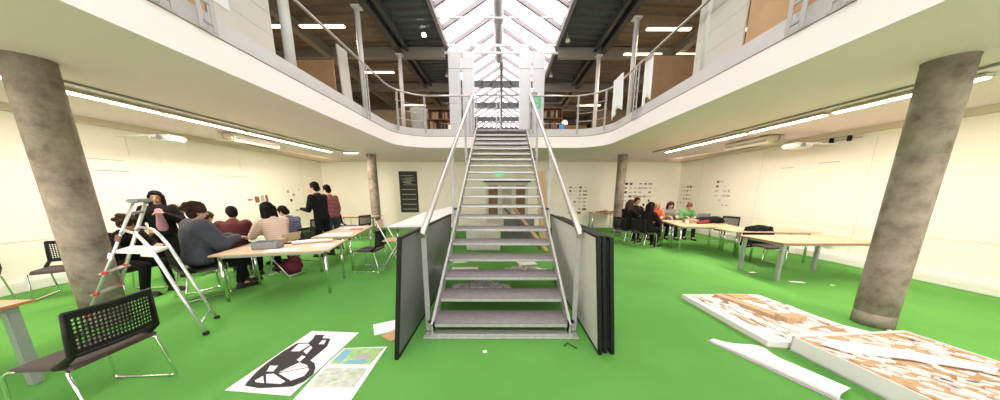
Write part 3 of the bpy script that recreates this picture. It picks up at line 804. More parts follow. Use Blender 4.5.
def make_chair():
    """sled chair, faces local +x, seat 0.45 high"""
    t = thing('black_chair', 'x', 'chair')
    m = MB(); bm = m.bm
    # dished seat
    n = 10; g = [[], []]
    for lay, dz in ((0, 0), (1, -.028)):
        for i in range(n + 1):
            row = []
            for j in range(n + 1):
                u, v = i / n, j / n
                x = -.22 + .45 * u; y = (-.235 + .47 * v) * (1 - .10 * (u > .85) * (u - .85) / .15)
                z = .452 - .012 * math.sin(PI * u) * math.sin(PI * v) - (.02 * ((u - .8) / .2) ** 2 if u > .8 else 0) + dz
                row.append(bm.verts.new((x, y, z)))
            g[lay].append(row)
    for lay in (0, 1):
        for i in range(n):
            for j in range(n):
                f = bm.faces.new((g[lay][i][j], g[lay][i + 1][j], g[lay][i + 1][j + 1], g[lay][i][j + 1])); f.smooth = True
    for i in range(n):
        for (j, k) in ((0, 0), (n, n)):
            bm.faces.new((g[0][i][j], g[0][i + 1][j], g[1][i + 1][j], g[1][i][j]))
            bm.faces.new((g[0][j][i], g[0][j][i + 1], g[1][j][i + 1], g[1][j][i]))
    m.build('seat', M['seatfab'], t)
    # backrest
    def bx(u, v):
        y = -.235 + .47 * u
        z = .535 + .295 * v
        x = -.232 - .022 * v - .035 * (1 - (2 * u - 1) ** 2)
        return Vector((x, y, z))
    perforated(.48, .27, 21, 10, 0, bx).build('backrest', M['black'], t)
    m = MB()
    # frame: top rim, bottom band and side arms coming down to the seat
    m.tube([bx(u / 12, 1.03) + Vector((-.004, 0, 0)) for u in range(13)], .014, 8)
    m.tube([bx(u / 12, -.03) + Vector((-.004, 0, 0)) for u in range(13)], .016, 8)
    for u in (0, 1):
        s = -1 if u == 0 else 1
        m.tube([bx(u, 1.03) + Vector((-.004, 0, 0)), bx(u, .5) + Vector((-.004, s * .004, 0)), bx(u, -.03) + Vector((-.004, s * .004, 0)), (-.17, s * .243, .47), (-.10, s * .238, .440)], [.014, .018, .026, .030, .018], 8, True, (1.0, .6))
    m.build('back_frame', M['black'], t)
    for s in (-1, 1):
        Y = s * .245
        pts = [(-.16, Y * .9, .425), (-.19, Y, .40), (-.27, Y * 1.04, .03), (-.265, Y * 1.04, .012), (-.24, Y * 1.04, .011), (.20, Y * 1.04, .011), (.225, Y * 1.04, .014), (.232, Y * 1.04, .04), (.215, Y, .40), (.19, Y * .94, .425), (-.05, Y * .8, .425)]
        m = MB(); m.tube(pts, .0105, 10)
        m.build('leg', M['chrome'], t)
    m = MB()
    for x in (-.12, .14): m.tube([(x, -.22, .42), (x, .22, .42)], .010, 8)
    m.build('seat_frame', M['chrome'], t)
    for (x, y) in ((-.22, -.255), (-.22, .255), (.19, -.255), (.19, .255)):
        m = MB(); m.box((x, y, .009), (.04, .024, .012), bev=.003); m.build('foot_pad', M['rubber'], t)
    return t
chair0 = make_chair(); chair_used = [False]
def chair(x, y, deg, label, group=None):
    if not chair_used[0]:
        chair_used[0] = True; chair0.location = (x, y, 0); chair0.rotation_euler = (0, 0, R(deg)); chair0['label'] = label; return chair0
    return dup(chair0, (x, y, 0), R(deg), label, group)

def make_folding(label, x, y, deg, sc=1.0):
    """folding chair with wooden seat and back, X legs, faces +x"""
    t = thing('folding_chair', label, 'chair', (x, y, 0), R(deg)); 
    H = .46 * sc
    m = MB(); m.box((.02, 0, H), (.38, .38, .018), bev=.008)
    m.build('seat', M['oak'], t)
    m = MB(); m.box((-.24, 0, H + .33), (.016, .36, .15), rot=RY(-.1), bev=.006); m.build('backrest', M['oak'], t)
    for s in (-1, 1):
        m = MB(); m.tube([(.24, s * .20, .01), (-.24, s * .20, H + .40)], .011, 8); m.build('leg', M['alu'], t)
        m = MB(); m.tube([(-.26, s * .17, .01), (.16, s * .17, H - .01)], .011, 8); m.build('leg', M['alu'], t)
    m = MB(); m.tube([(.22, -.2, .04), (.22, .2, .04)], .009, 8); m.tube([(-.24, -.17, .04), (-.24, .17, .04)], .009, 8); m.build('stretcher', M['alu'], t)
    return t

chair(-3.21, 1.83, 184, 'black sled chair with perforated back in the left foreground, turned away from the camera')
chair(-7.02, 4.05, -55, 'empty black chair against the left wall just behind the near concrete column')
chair(-7.45, 3.38, -50, 'empty black chair by the left wall cut off by the left edge of the photo')
chair(-4.80, 4.0, 62, 'black chair under the person in the slate blue jacket')
chair(-6.02, 4.02, 5, 'black chair behind the stepladder, under the dark-dressed person')
chair(-6.15, 5.2, 85, 'black chair under the person in the dark checked shirt by the left wall')
chair(-5.24, 5.0, 128, 'black chair under the person in the maroon jumper')
chair(-4.62, 5.82, 175, 'black chair under the person in the navy checked shirt')
chair(-5.2, 7.25, -80, 'empty black chair between the navy checked shirt and the man in black')
chair(-5.35, 9.1, 20, 'left one of two empty black chairs behind the man in the red checked shirt')
chair(-4.85, 8.9, 160, 'right one of two empty black chairs behind the man in the red checked shirt')
chair(-2.80, 5.42, 182, 'empty black chair in the aisle beside the wooden folding chair')
chair(4.28, 7.72, 20, 'black chair of the long-haired person at the near corner of the right tables')
chair(4.0, 8.35, 20, 'black chair of the dark-haired person by the far right column')
chair(5.45, 9.35, -90, 'black chair of the person in the orange jumper')
chair(5.95, 9.35, -90, 'black chair of the person in grey knit at the far tables')
chair(6.55, 9.3, -90, 'black chair of the person in the green shirt')
chair(7.25, 8.4, 200, 'empty black chair behind the heap of coats on the right tables')
chair(6.05, 5.82, -92, 'black chair with a coat over its back behind the big right table')
chair(4.75, 9.35, -75, 'black chair of the person half hidden behind the dark-haired pair')
make_folding('tall wooden folding chair with crossed metal legs beside the dark display board', -2.22, 5.28, 5, 1.46)
make_folding('wooden folding chair with crossed legs under the long-haired person in pale pink', -4.28, 5.0, 170)

# ---------------------------------------------------------------- tables
def table(x, y, deg, w_, d_, label, legs, kind='round', h_=.74, name='work_table'):
    t = thing(name, label, 'table', (x, y, 0), R(deg))
    m = MB(); m.box((0, 0, h_ - .0125), (w_, d_, .025), bev=.004); m.build('tabletop', M['oak'], t)
    m = MB()
    for (cx, cy, a, b) in ((0, -d_ / 2, w_, .006), (0, d_ / 2, w_, .006), (-w_ / 2, 0, .006, d_), (w_ / 2, 0, .006, d_)): m.box((cx, cy, h_ - .0125), (a, b, .022))
    m.build('edge_band', M['edgewood'] if kind == 'square' else M['oak'], t)
    m = MB(); 
    lx = [l[0] for l in legs]; ly = [l[1] for l in legs]
    for yy in (min(ly), max(ly)): m.box(((min(lx) + max(lx)) / 2, yy, h_ - .045), (max(lx) - min(lx), .03, .04))
    for xx in (min(lx), max(lx)): m.box((xx, (min(ly) + max(ly)) / 2, h_ - .045), (.03, max(ly) - min(ly), .04))
    m.build('frame', M['legmetal'], t)
    for (a, b) in legs:
        m = MB()
        if kind == 'square': m.box((a, b, (h_ - .03) / 2), (.065, .065, h_ - .03), bev=.008)
        else: m.tube([(a, b, 0.0), (a, b, h_ - .026)], .024 if kind == 'round' else .018, 14)
        m.build('leg', M['legmetal'] if kind == 'square' else (M['black'] if kind == 'black' else M['chrome']), t)
    return t
def L4(w_, d_, ix=.08, iy=.08): return [(-w_ / 2 + ix, -d_ / 2 + iy), (w_ / 2 - ix, -d_ / 2 + iy), (-w_ / 2 + ix, d_ / 2 - iy), (w_ / 2 - ix, d_ / 2 - iy)]
table(-3.58, 4.26, 15, 1.52, .92, 'light wood table in front on the left carrying the grey open box', L4(1.52, .92), 'round')
table(-3.62, 6.05, 103, 1.75, .75, 'light wood table behind the grey box table, spread with papers', L4(1.75, .75), 'round')
table(-5.75, 6.05, 0, 1.4, .75, 'light wood table between the seated group and the left wall', L4(1.5, .75), 'round')
table(5.58, 7.12, -14, 1.45, .72, 'light wood table at the near corner of the seated right group', L4(1.45, .72), 'round')
table(5.80, 7.92, -14, 1.5, .80, 'light wood table carrying coats and boxes in the right group', L4(1.5, .8), 'round')
table(6.35, 6.24, -6, 1.9, .66, 'light wood table between the big grey-legged table and the seated group', [(-.35, -.2), (.8, -.2), (-.35, .22), (.8, .22)], 'round')
table(6.0, 5.05, 0, 1.85, .92, 'big light wood table with thick grey legs beside the near right column', [(-.84, -.38), (.84, -.38), (-.84, .38), (.62, .28)], 'square')
table(-4.72, 1.62, 4, 1.5, .86, 'light wood table with orange edge cut off at the left edge of the photo', L4(1.5, .86, .07, .09), 'square')
table(4.42, 11.45, 0, 1.05, .6, 'small light table with thin legs against the back wall beside the far right column', L4(1.05, .6, .05), 'thin')
table(-5.2, 9.75, 0, 1.3, .6, 'small far table behind the empty chairs at the back left', L4(1.3, .6), 'thin')

# white covered table behind the left display board
t = thing('covered_table', 'table under a wide white sheet behind the dark display board', 'table', (-2.05, 7.6, 0), 0)
m = MB(); m.prism([(-.75, -1.25), (.62, -1.15), (.7, 1.5), (-.9, 1.6)], .775, .80); m.build('tabletop', M['sheetwhite'], t)
for (a, b) in ((-.6, -1.0), (.5, -1.0), (-.7, 1.3), (.5, 1.3)):
    m = MB(); m.tube([(a, b, 0), (a, b, .776)], .02, 10); m.build('leg', M['chrome'], t)
m = MB(); m.box((-.08, .1, .74), (1.3, 2.4, .05)); m.build('frame', M['legmetal'], t)
m = MB(); bm = m.bm
_a = [(-2.72, 6.45, .80), (-1.42, 6.50, .82), (-1.30, 7.7, 1.22), (-2.25, 7.6, 1.02)]
_lo = [bm.verts.new((x, y, .80)) for x, y, z in _a]; _hi = [bm.verts.new((x, y, z + .02)) for x, y, z in _a]
for i in range(4): bm.faces.new((_lo[i], _lo[(i + 1) % 4], _hi[(i + 1) % 4], _hi[i]))
bm.faces.new(_lo[::-1]); bm.faces.new(_hi)
tag(m.build('white_slope_model', M['card']), 'large white sloping model lying on the white covered table', 'model')

# things on the tables ------------------------------------------------
t = thing('grey_box', 'open grey box standing on the front left table', 'box', (-3.80, 4.16, .74), R(15))
m = MB(); m.box((0, 0, .006), (.34, .22, .012)); 
for (cx, cy, a, b) in ((0, -.107, .34, .006), (0, .107, .34, .006), (-.167, 0, .006, .22), (.167, 0, .006, .22)): m.box((cx, cy, .055), (a, b, .11))
m.build('tray', M['plastic_grey'], t)
m = MB()
for k in range(3): m.box((-.1 + .1 * k, 0, .05), (.004, .2, .08))
m.build('divider', M['plastic_grey'], t)
m = MB(); m.tube([(-3.62, 4.42, .772), (-3.35, 4.62, .775), (-3.1, 4.72, .772)], [.03, .032, .028], 12); tag(m.build('paper_roll', M['paper']), 'loosely rolled white paper on the front left table', 'paper roll')
def flat_sheet(name, label, x, y, z, w_, d_, rz, matr, cat='paper', h_=.004):
    m = MB(); m.box((0, 0, h_ / 2), (w_, d_, h_)); o = m.build(name, matr); o.location = (x, y, z); o.rotation_euler = (0, 0, rz); return tag(o, label, cat)
flat_sheet('paper_sheet', 'white paper lying at the front edge of the front left table', -3.45, 4.0, .74, .42, .2, .3, M['paper'])
flat_sheet('paper_sheet', 'white paper near the right end of the front left table', -3.05, 4.38, .74, .3, .21, .1, M['paper'])
m = MB(); m.box((-3.95, 4.55, .78), (.20, .16, .08), rot=.2, bev=.004); tag(m.build('cardboard_box', M['cardboard']), 'small cardboard box behind the grey box on the left table', 'box')
m = MB(); m.box((-3.75, 4.48, .752), (.18, .03, .02), rot=.5, bev=.003); tag(m.build('stapler', M['black']), 'black stapler beside the grey box', 'stapler')
flat_sheet('paper_sheet', 'large white sheet nearest the camera on the papered left table', -3.52, 5.5, .74, .55, .4, .2, M['paper'])
flat_sheet('paper_sheet', 'pink marked sheet in the middle of the papered left table', -3.6, 6.0, .74, .5, .35, .1, mat('pink_paper', (.75, .45, .42), .8))
flat_sheet('paper_sheet', 'white sheet at the far end of the papered left table', -3.75, 6.5, .74, .5, .35, -.1, M['paper'])
flat_sheet('magazine', 'red magazine on the papered left table in front of the standing men', -3.5, 6.25, .745, .28, .2, .4, mat('red_cover', (.45, .06, .06), .5), 'magazine', .012)
t = thing('backpack', 'maroon backpack lying on the floor under the front left table', 'bag', (-4.25, 5.1, 0), .5)
m = MB(); m.ell((0, 0, .15), (.19, .15, .15)); m.ell((.06, .0, .27), (.11, .11, .10)); m.ell((.05, -.1, .12), (.13, .09, .10)); m.build('body', M['bag'], t)
m = MB(); m.tube([(-.12, .02, .30), (-.2, -.05, .36), (-.24, -.06, .2), (-.2, -.06, .06)], .018, 8, True, (.4, 1.4)); m.build('strap', M['blackfab'], t)
# right tables
m = MB(); m.box((5.62, 7.72, .79), (.34, .24, .10), rot=-.2, bev=.004); tag(m.build('cardboard_box', M['cardboard']), 'tan box beside the heap of coats on the right tables', 'box')
m = MB()
for (a, b, c, r1, r2, r3) in ((6.05, 7.7, .82, .28, .2, .09), (6.25, 7.62, .85, .2, .16, .09), (5.9, 7.6, .79, .2, .12, .05), (6.4, 7.75, .79, .22, .16, .06)): m.ell((a, b, c), (r1, r2, r3), RZ(.4 * a))
o = m.build('coat_heap', M['blackfab']); tag(o, 'heap of black coats on the right tables', 'coat')
m = MB(); m.cap((5.95, 7.5, .79), (5.62, 7.42, .775), .06, .035); tag(m.build('red_scarf', M['redseat']), 'dark red sleeve lying out of the coat heap on the right tables', 'cloth')
t = thing('laptop', 'open grey laptop behind the coat heap on the right tables', 'laptop', (6.2, 8.1, .74), R(165))
m = MB(); m.box((0, 0, .01), (.36, .25, .018), bev=.004); m.build('keyboard', M['plastic_grey'], t)
m = MB(); m.box((0, .14, .13), (.36, .012, .25), rot=RX(-.25), bev=.003); m.build('screen', M['plastic_grey'], t)
m = MB(); m.lathe((5.25, 7.35, .74), [(.035, 0), (.042, .1), (.038, .1), (.03, .012)], 16); tag(m.build('mug', M['card']), 'white mug near the corner of the right tables', 'mug')
m = MB()
for i in range(5): m.box((4.2 + .17 * i, 11.4 + .02 * (i % 2), .765 + .01 * (i % 3)), (.14, .2, .05 + .02 * (i % 3)), rot=.2 * i, bev=.006)
tag(m.build('model_bits', M['cardboard']), 'pile of brown model offcuts on the small back table', 'offcuts', kind='stuff')
# coat on chair
t = thing('coat', 'black coat draped over the back of the chair behind the big right table', 'coat', (6.05, 6.07, 0), 0)
m = MB(); bm = m.bm; g = []
for i in range(15):
    row = []
    for j in range(9):
        u = i / 14; v = j / 8 
        a = v * 2 - 1
        row.append(bm.verts.new(((u - .5) * (.56 + .1 * abs(a)) + .01 * math.sin(9 * v), .07 * (1 if a > 0 else -1) * min(1, abs(a) * 4) + .015 * math.sin(u * 17), .885 - (.42 if a > 0 else .5) * abs(a) ** 1.15 - .05 * (2 * u - 1) ** 2)))
    g.append(row)
for i in range(14):
    for j in range(8): bm.faces.new((g[i][j], g[i + 1][j], g[i + 1][j + 1], g[i][j + 1])).smooth = True
o = m.build('body', M['blackfab'], t); sd = o.modifiers.new('thickness', 'SOLIDIFY'); sd.thickness = .02
m = MB(); m.cap((-.27, 0, .80), (-.32, .02, .42), .05, .035); m.build('sleeve', M['blackfab'], t)
m = MB(); m.cap((.27, 0, .80), (.33, .02, .45), .05, .035); m.build('sleeve', M['blackfab'], t)

# ---------------------------------------------------------------- display boards leaning on the stair
def board(x0, ya, yb, zt, lean, face, label, sgn, dx=0):
    """bottom edge at x0, leans inwards by lean"""
    t = thing('display_board', label, 'board', (x0, (ya + yb) / 2, 0))
    L = yb - ya; a = math.atan2(lean, zt) * sgn
    rt = RY(-a)
    mt = rt
    m = MB(); m.box((0, 0, zt / 2), (.022, L - .03, zt - .03), mt=mt); m.build('panel', face, t)
    m = MB()
    m.box((0, -L / 2, zt / 2), (.04, .03, zt), mt=mt, bev=.004); m.box((0, L / 2, zt / 2), (.04, .03, zt), mt=mt, bev=.004)
    m.box((0, 0, .012), (.04, L, .025), mt=mt, bev=.004); m.box((0, 0, zt - .012), (.04, L, .025), mt=mt, bev=.004)
    m.build('frame', M['black'], t)
    return t
board(-1.045, 2.34, 4.75, 1.25, .12, M['boarddark'], 'black-framed dark grey board leaning on the left side of the stair', -1)
board(1.02, 2.42, 4.75, 1.25, .11, M['boardgrey'], 'black-framed pale grey board leaning on the right side of the stair, innermost of three', 1)
board(1.085, 2.45, 4.55, 1.24, .11, M['boarddark'], 'middle black-framed board of the three leaning on the right side of the stair', 1)
board(1.15, 2.43, 4.5, 1.23, .11, M['boarddark'], 'outermost black-framed board of the three leaning on the right side of the stair', 1)

# clutter under the stair ------------------------------------------------
t = thing('storage_cabinet', 'low grey cabinet standing behind the stair', 'cabinet', (-.5, 7.4, 0))
m = MB(); m.box((0, 0, .38), (.95, .45, .74), bev=.01); m.build('body', M['boardgrey'], t)
for x in (-.235, .235):
    d = MB(); d.box((x, -.232, .38), (.45, .016, .68), bev=.004); dd = d.build('door', M['boardgrey'], t)
    d = MB(); d.box((x * .25, -.246, .42), (.012, .012, .1)); d.build('handle', M['legmetal'], dd)
t = thing('storage_cabinet', 'dark low cabinet behind the stair, right of the grey one', 'cabinet', (.55, 8.3, 0))
m = MB(); m.box((0, 0, .42), (.95, .45, .84), bev=.01); m.build('body', M['boarddark'], t)
for x in (-.235, .235):
    d = MB(); d.box((x, -.232, .42), (.45, .016, .76), bev=.004); dd = d.build('door', M['boarddark'], t)
    d = MB(); d.box((x * .25, -.246, .46), (.012, .012, .1)); d.build('handle', M['legmetal'], dd)
def plank(a, b, w_, th, label, matr, name='timber_plank'):
    a = Vector(a); b = Vector(b); m = MB(); t_ = (b - a); L = t_.length
    q = t_.to_track_quat('X', 'Z').to_matrix().to_4x4()
    m.box((0, 0, 0), (L, w_, th), bev=.004); o = m.build(name, matr); o.matrix_world = Matrix.Translation((a + b) / 2) @ q; return tag(o, label, 'plank')
plank((.3, 7.7, 1.25), (1.25, 7.0, .05), .16, .03, 'brown plank slanting down behind the stair treads', M['cardboard'])
plank((.1, 7.75, 1.15), (1.1, 7.1, .04), .10, .03, 'narrower plank slanting beside the brown one behind the treads', M['darkbrown'])
plank((1.2, 8.2, 2.25), (1.3, 7.6, .04), .3, .03, 'tall brown board leaning just right of the stair', M['cardboard'])
t = thing('white_carton', 'long white carton lying on the floor under the stair', 'carton', (-.72, 4.95, 0), .05)
m = MB(); m.box((0, 0, .07), (.52, .3, .14), bev=.006); m.build('body', M['card'], t)
m = MB(); m.box((0, 0, .142), (.4, .05, .003)); m.build('tape', M['printfaint'], t)
def crumple(name, label, c, r, hgt, matr, seed, cat):
    rnd = random.Random(seed); m = MB(); bm = m.bm; n = 14; g = []
    for i in range(n + 1):
        row = []
        for j in range(n + 1):
            u, v = i / n * 2 - 1, j / n * 2 - 1
            e = max(0, 1 - (u * u + v * v) * .6)
            row.append(bm.verts.new((u * r[0] * (1 + rnd.uniform(-.06, .06)), v * r[1] * (1 + rnd.uniform(-.06, .06)), .004 + hgt * e * rnd.uniform(.1, 1))))
        g.append(row)
    for i in range(n):
        for j in range(n): bm.faces.new((g[i][j], g[i + 1][j], g[i + 1][j + 1], g[i][j + 1]))
    o = m.build(name, matr); o.location = c; sd = o.modifiers.new('thickness', 'SOLIDIFY'); sd.thickness = .003; sd.offset = 1
    return tag(o, label, cat)
crumple('plastic_sheet', 'crumpled clear plastic film on the floor under the lower treads', (-.35, 4.15, 0), (.5, .32), .16, M['plasticfilm'], 2, 'plastic film')
crumple('plastic_sheet', 'crumpled pale film on the floor under the right half of the stair', (.5, 5.2, 0), (.42, .28), .14, M['plasticfilm'], 6, 'plastic film')
t = thing('red_white_box', 'small white box with a red patch on the floor behind the left stair stringer', 'box', (-.98, 6.0, 0), .2)
m = MB(); m.box((0, 0, .09), (.3, .2, .18), bev=.004); m.build('body', M['card'], t)
m = MB(); m.box((-.03, -.102, .1), (.14, .004, .1)); m.build('print', mat('red_print', (.6, .06, .03), .7), t)
plank((-.1, 6.2, .03), (.9, 6.5, .03), .25, .03, 'flat brown board on the floor behind the stair', M['cardboard'])
flat_sheet('paper_sheet', 'white sheet on the floor under the right side of the stair', .6, 5.9, 0, .42, .3, .2, M['paper'])
flat_sheet('paper_sheet', 'white sheet sticking out under the dark display board', -1.36, 3.0, 0.0, .42, .28, .5, M['paper'])
flat_sheet('card_sheet', 'tan card sticking out under the dark display board in front of the white sheet', -1.25, 2.78, 0.005, .2, .2, .9, M['brown'], 'card', .004)

# floor posters ------------------------------------------------
t = thing('floor_poster', 'white poster with a black angular figure lying on the green floor', 'poster', (0, 0, 0))
m = MB(); m.prism([(-2.33, 1.92), (-1.73, 1.86), (-1.69, 2.83), (-2.27, 2.87)], .001, .005); m.build('sheet', M['paper'], t)
out = [(-2.17, 2.78), (-2.06, 2.78), (-2.04, 2.71), (-1.94, 2.7), (-1.88, 2.55), (-1.89, 2.31), (-1.82, 2.27), (-1.76, 2.2), (-1.72, 2.11), (-1.735, 2.02), (-1.79, 1.96), (-2.06, 1.94), (-2.21, 1.97), (-2.23, 2.01), (-2.27, 2.14), (-2.285, 2.27), (-2.28, 2.47), (-2.25, 2.61), (-2.13, 2.62), (-2.14, 2.7)]
m = MB(); m.prism(out, .005, .0065); m.build('figure', M['ink'], t)
m = MB()
for p in ([(-2.22, 2.59), (-2.12, 2.6), (-2.08, 2.57), (-2.11, 2.46), (-2.2, 2.46)], [(-2.06, 2.56), (-2.02, 2.52), (-2.0, 2.41), (-2.07, 2.46)], [(-2.22, 2.23), (-2.14, 2.23), (-2.12, 2.15), (-2.18, 2.15)],
          [(-2.15, 2.11), (-2.09, 2.12), (-1.90, 2.02), (-1.92, 1.99), (-2.05, 2.0)], [(-2.16, 2.09), (-2.07, 2.0), (-2.15, 2.01), (-2.18, 2.03)],
          [(-2.06, 2.14), (-1.97, 2.28), (-1.935, 2.265)], [(-2.05, 2.135), (-1.925, 2.26), (-1.87, 2.24), (-1.84, 2.21)], [(-2.045, 2.125), (-1.83, 2.20), (-1.80, 2.17), (-1.79, 2.09), (-1.86, 2.03), (-2.03, 2.115)],
          [(-2.03, 2.32), (-2.03, 2.39), (-1.98, 2.37), (-1.98, 2.29)], [(-2.0, 2.59), (-2.01, 2.66), (-1.97, 2.67), (-1.94, 2.59)]):
    m.prism(p, .0065, .0075)
m.build('cut_outs', M['paper'], t)
t = thing('floor_poster', 'colour landscape plan poster on the floor, its lower half pale, beside the black figure poster', 'poster', (0, 0, 0))
m = MB(); m.prism([(-1.66, 1.6), (-1.20, 1.6), (-1.23, 2.55), (-1.68, 2.52), (-1.70, 2.23)], .001, .005); m.build('sheet', M['paper'], t)
m = MB(); m.prism([(-1.67, 2.26), (-1.27, 2.25), (-1.25, 2.53), (-1.66, 2.51)], .005, .006); m.build('landscape', M['printgreen'], t)
m = MB(); m.prism([(-1.65, 2.30), (-1.57, 2.30), (-1.57, 2.48), (-1.65, 2.48)], .006, .007); m.prism([(-1.56, 2.27), (-1.30, 2.28), (-1.36, 2.33), (-1.5, 2.32)], .006, .007); m.build('water', M['printblue'], t)
m = MB(); m.prism([(-1.52, 2.36), (-1.42, 2.42), (-1.32, 2.40), (-1.30, 2.36), (-1.4, 2.33)], .006, .007); m.prism([(-1.66, 2.485), (-1.5, 2.5), (-1.5, 2.49), (-1.66, 2.475)], .006, .007); m.build('shore', M['printgrey'], t)
m = MB(); m.prism([(-1.66, 1.95), (-1.26, 1.95), (-1.26, 2.2), (-1.66, 2.2)], .005, .006); m.build('plan', M['printsite'], t)
m = MB(); m.prism([(-1.5, 2.03), (-1.46, 2.03), (-1.46, 2.06), (-1.5, 2.06)], .006, .007); m.prism([(-1.4, 2.1), (-1.3, 2.12), (-1.31, 2.15), (-1.4, 2.13)], .006, .007); m.build('marks', M['printgreen'], t)

# ---------------------------------------------------------------- stepladder
t = thing('stepladder', 'open aluminium stepladder with a white platform standing before the near left column', 'ladder', (0, 0, 0))
F1, F2 = Vector((-3.45, 2.79, 0)), Vector((-3.74, 3.18, 0))
B1, B2 = Vector((-4.86, 2.74, 0)), Vector((-5.10, 3.13, 0))
T1, T2 = Vector((-4.18, 3.0, 1.53)), Vector((-4.36, 3.24, 1.53))
def rail(a, b, wd=.045, th=.022, name='rail', col='alu'):
    m = MB(); m.tube([a, b], wd / 1.9, 4, True, (1, .5)); return m.build(name, M[col], t)
def lp(a, b, z): k = (z - a.z) / (b.z - a.z); return a + (b - a) * k
rail(B1, T1); rail(B2, T2)
m = MB(); m.box(tuple((T1 + T2) / 2 + Vector((0, 0, .01))), ((T2 - T1).length + .07, .09, .045), rot=math.atan2((T2 - T1).y, (T2 - T1).x), bev=.01); m.build('top_cap', M['plastic_grey'], t)
m = MB(); m.tube([lp(B1, T1, 1.40), lp(B2, T2, 1.40)], .016, 8); m.build('grab_bar', M['plastic_grey'], t)
for z in (.24, .48, .72):
    a, b = lp(B1, T1, z), lp(B2, T2, z)
    m = MB(); c = (a + b) / 2; m.box(tuple(c), ((b - a).length, .085, .022), rot=math.atan2((b - a).y, (b - a).x), bev=.003); r_ = m.build('step', M['alu'], t)
    for q in (a, b):
        m = MB(); m.box(tuple(q + Vector((.01, -.005, .012))), (.04, .10, .028), rot=.9, bev=.004); m.build('step_end', mat('red_plastic', (.6, .04, .03), .5) if 'red_plastic' not in bpy.data.materials else bpy.data.materials['red_plastic'], r_)
PZ = .98
pa, pb = lp(B1, T1, PZ), lp(B2, T2, PZ)
fa, fb = Vector((-3.93, 2.86, PZ)), Vector((-4.12, 3.16, PZ))
m = MB(); bm = m.bm
q = [pa, fa, fb, pb]
m.prism([(p.x, p.y) for p in q], PZ - .03, PZ); m.build('platform', M['plastic_white'], t)
for (F, f_, tp, tq) in ((F1, fa, lp(B1, T1, 1.19), lp(B1, T1, 1.17)), (F2, fb, lp(B2, T2, 1.19), lp(B2, T2, 1.17))):
    k = f_ + Vector((0, 0, .02))
    m = MB(); m.tube([F, lp(F, k, .5), k, k + Vector((-.07, .0, .11)), k + Vector((-.18, .03, .185)), tp + Vector((.04, 0, .02)), tq], [.018, .018, .018, .017, .016, .016, .016], 10); m.build('leg', M['alu'], t)
m = MB(); m.tube([lp(F1, fa, .13), lp(F2, fb, .13)], .012, 8); m.build('brace', M['alu'], t)
for p in (F1, F2, B1, B2):
    m = MB(); m.box((p.x, p.y, .02), (.05, .045, .04), rot=.6, bev=.006); m.build('foot', M['rubber'], t)
for z, cc in ((1.12, 'pink_label'), (.92, 'white_label')):
    c = lp(B1, T1, z); m = MB(); m.box(tuple(c + Vector((.01, -.018, 0))), (.052, .012, .07), rot=RY(.42)); m.build('label_sticker', M['printbrown'] if z > 1 else M['paper'], t)

# ---------------------------------------------------------------- architectural models
t = thing('site_model', 'flat white site model with a plywood bar, on the floor before the near right column', 'model', (0, 0, 0))
base = [(2.83, 3.85), (2.87, 2.55), (3.05, 2.52), (4.35, 2.62), (4.12, 2.9), (4.08, 3.15), (4.05, 3.55), (3.95, 3.85)]
m = MB(); m.prism(base, .0, .012); m.build('baseboard', M['ply'], t)
m = MB(); m.prism(base, .012, .075); m.build('base', M['card'], t)
rnd = random.Random(4)
def blobs(cx, cy, rx, ry, n, z0, z1, rot=0, k=9):
    pts = []
    for i in range(k):
        a = 2 * PI * i / k; r = rnd.uniform(.7, 1.1)
        x, y = rx * r * math.cos(a), ry * r * math.sin(a)
        pts.append((cx + x * math.cos(rot) - y * math.sin(rot), cy + x * math.sin(rot) + y * math.cos(rot)))
    return pts
def inside(p, poly):
    c = False; n = len(poly)
    for i in range(n):
        (x1, y1), (x2, y2) = poly[i], poly[(i + 1) % n]
        if (y1 > p[1]) != (y2 > p[1]) and p[0] < (x2 - x1) * (p[1] - y1) / (y2 - y1) + x1: c = not c
    return c
m = MB(); m2 = MB()
for i in range(120):
    cx, cy = rnd.uniform(2.95, 4.1), rnd.uniform(2.6, 3.8)
    pp = blobs(cx, cy, rnd.uniform(.03, .14), rnd.uniform(.012, .05), 9, 0, 0, rnd.uniform(1.2, 2.2))
    if all(inside(p, base) for p in pp):
        (m if i % 3 else m2).prism(pp, .074, .078 + .004 * (i % 6))
m.build('terraces', M['card'], t); m2.build('ply_terraces', M['ply'], t)
m = MB(); m.prism([(3.24, 3.74), (3.36, 3.76), (3.58, 3.02), (3.44, 2.98)], .075, .125); m.prism([(3.47, 3.82), (3.78, 3.80), (3.80, 3.62), (3.5, 3.66)], .075, .10); m.build('plywood_bar', M['ply'], t)
m = MB(); m.prism([(3.44, 3.04), (3.72, 3.06), (3.74, 2.95), (3.46, 2.91)], .075, .155); m.build('plywood_block', M['ply'], t)
m = MB()
for k in range(5): m.prism([(3.55 + .05 * k, 2.78 + .01 * k), (3.95 + .02 * k, 2.72 + .03 * k), (3.96 + .02 * k, 2.735 + .03 * k), (3.56 + .05 * k, 2.80 + .01 * k)], .076, .081 + .004 * k)
m.prism([(3.0, 3.2), (3.02, 3.2), (3.3, 2.72), (3.28, 2.71)], .076, .086); m.build('contour_strips', M['ply'], t)

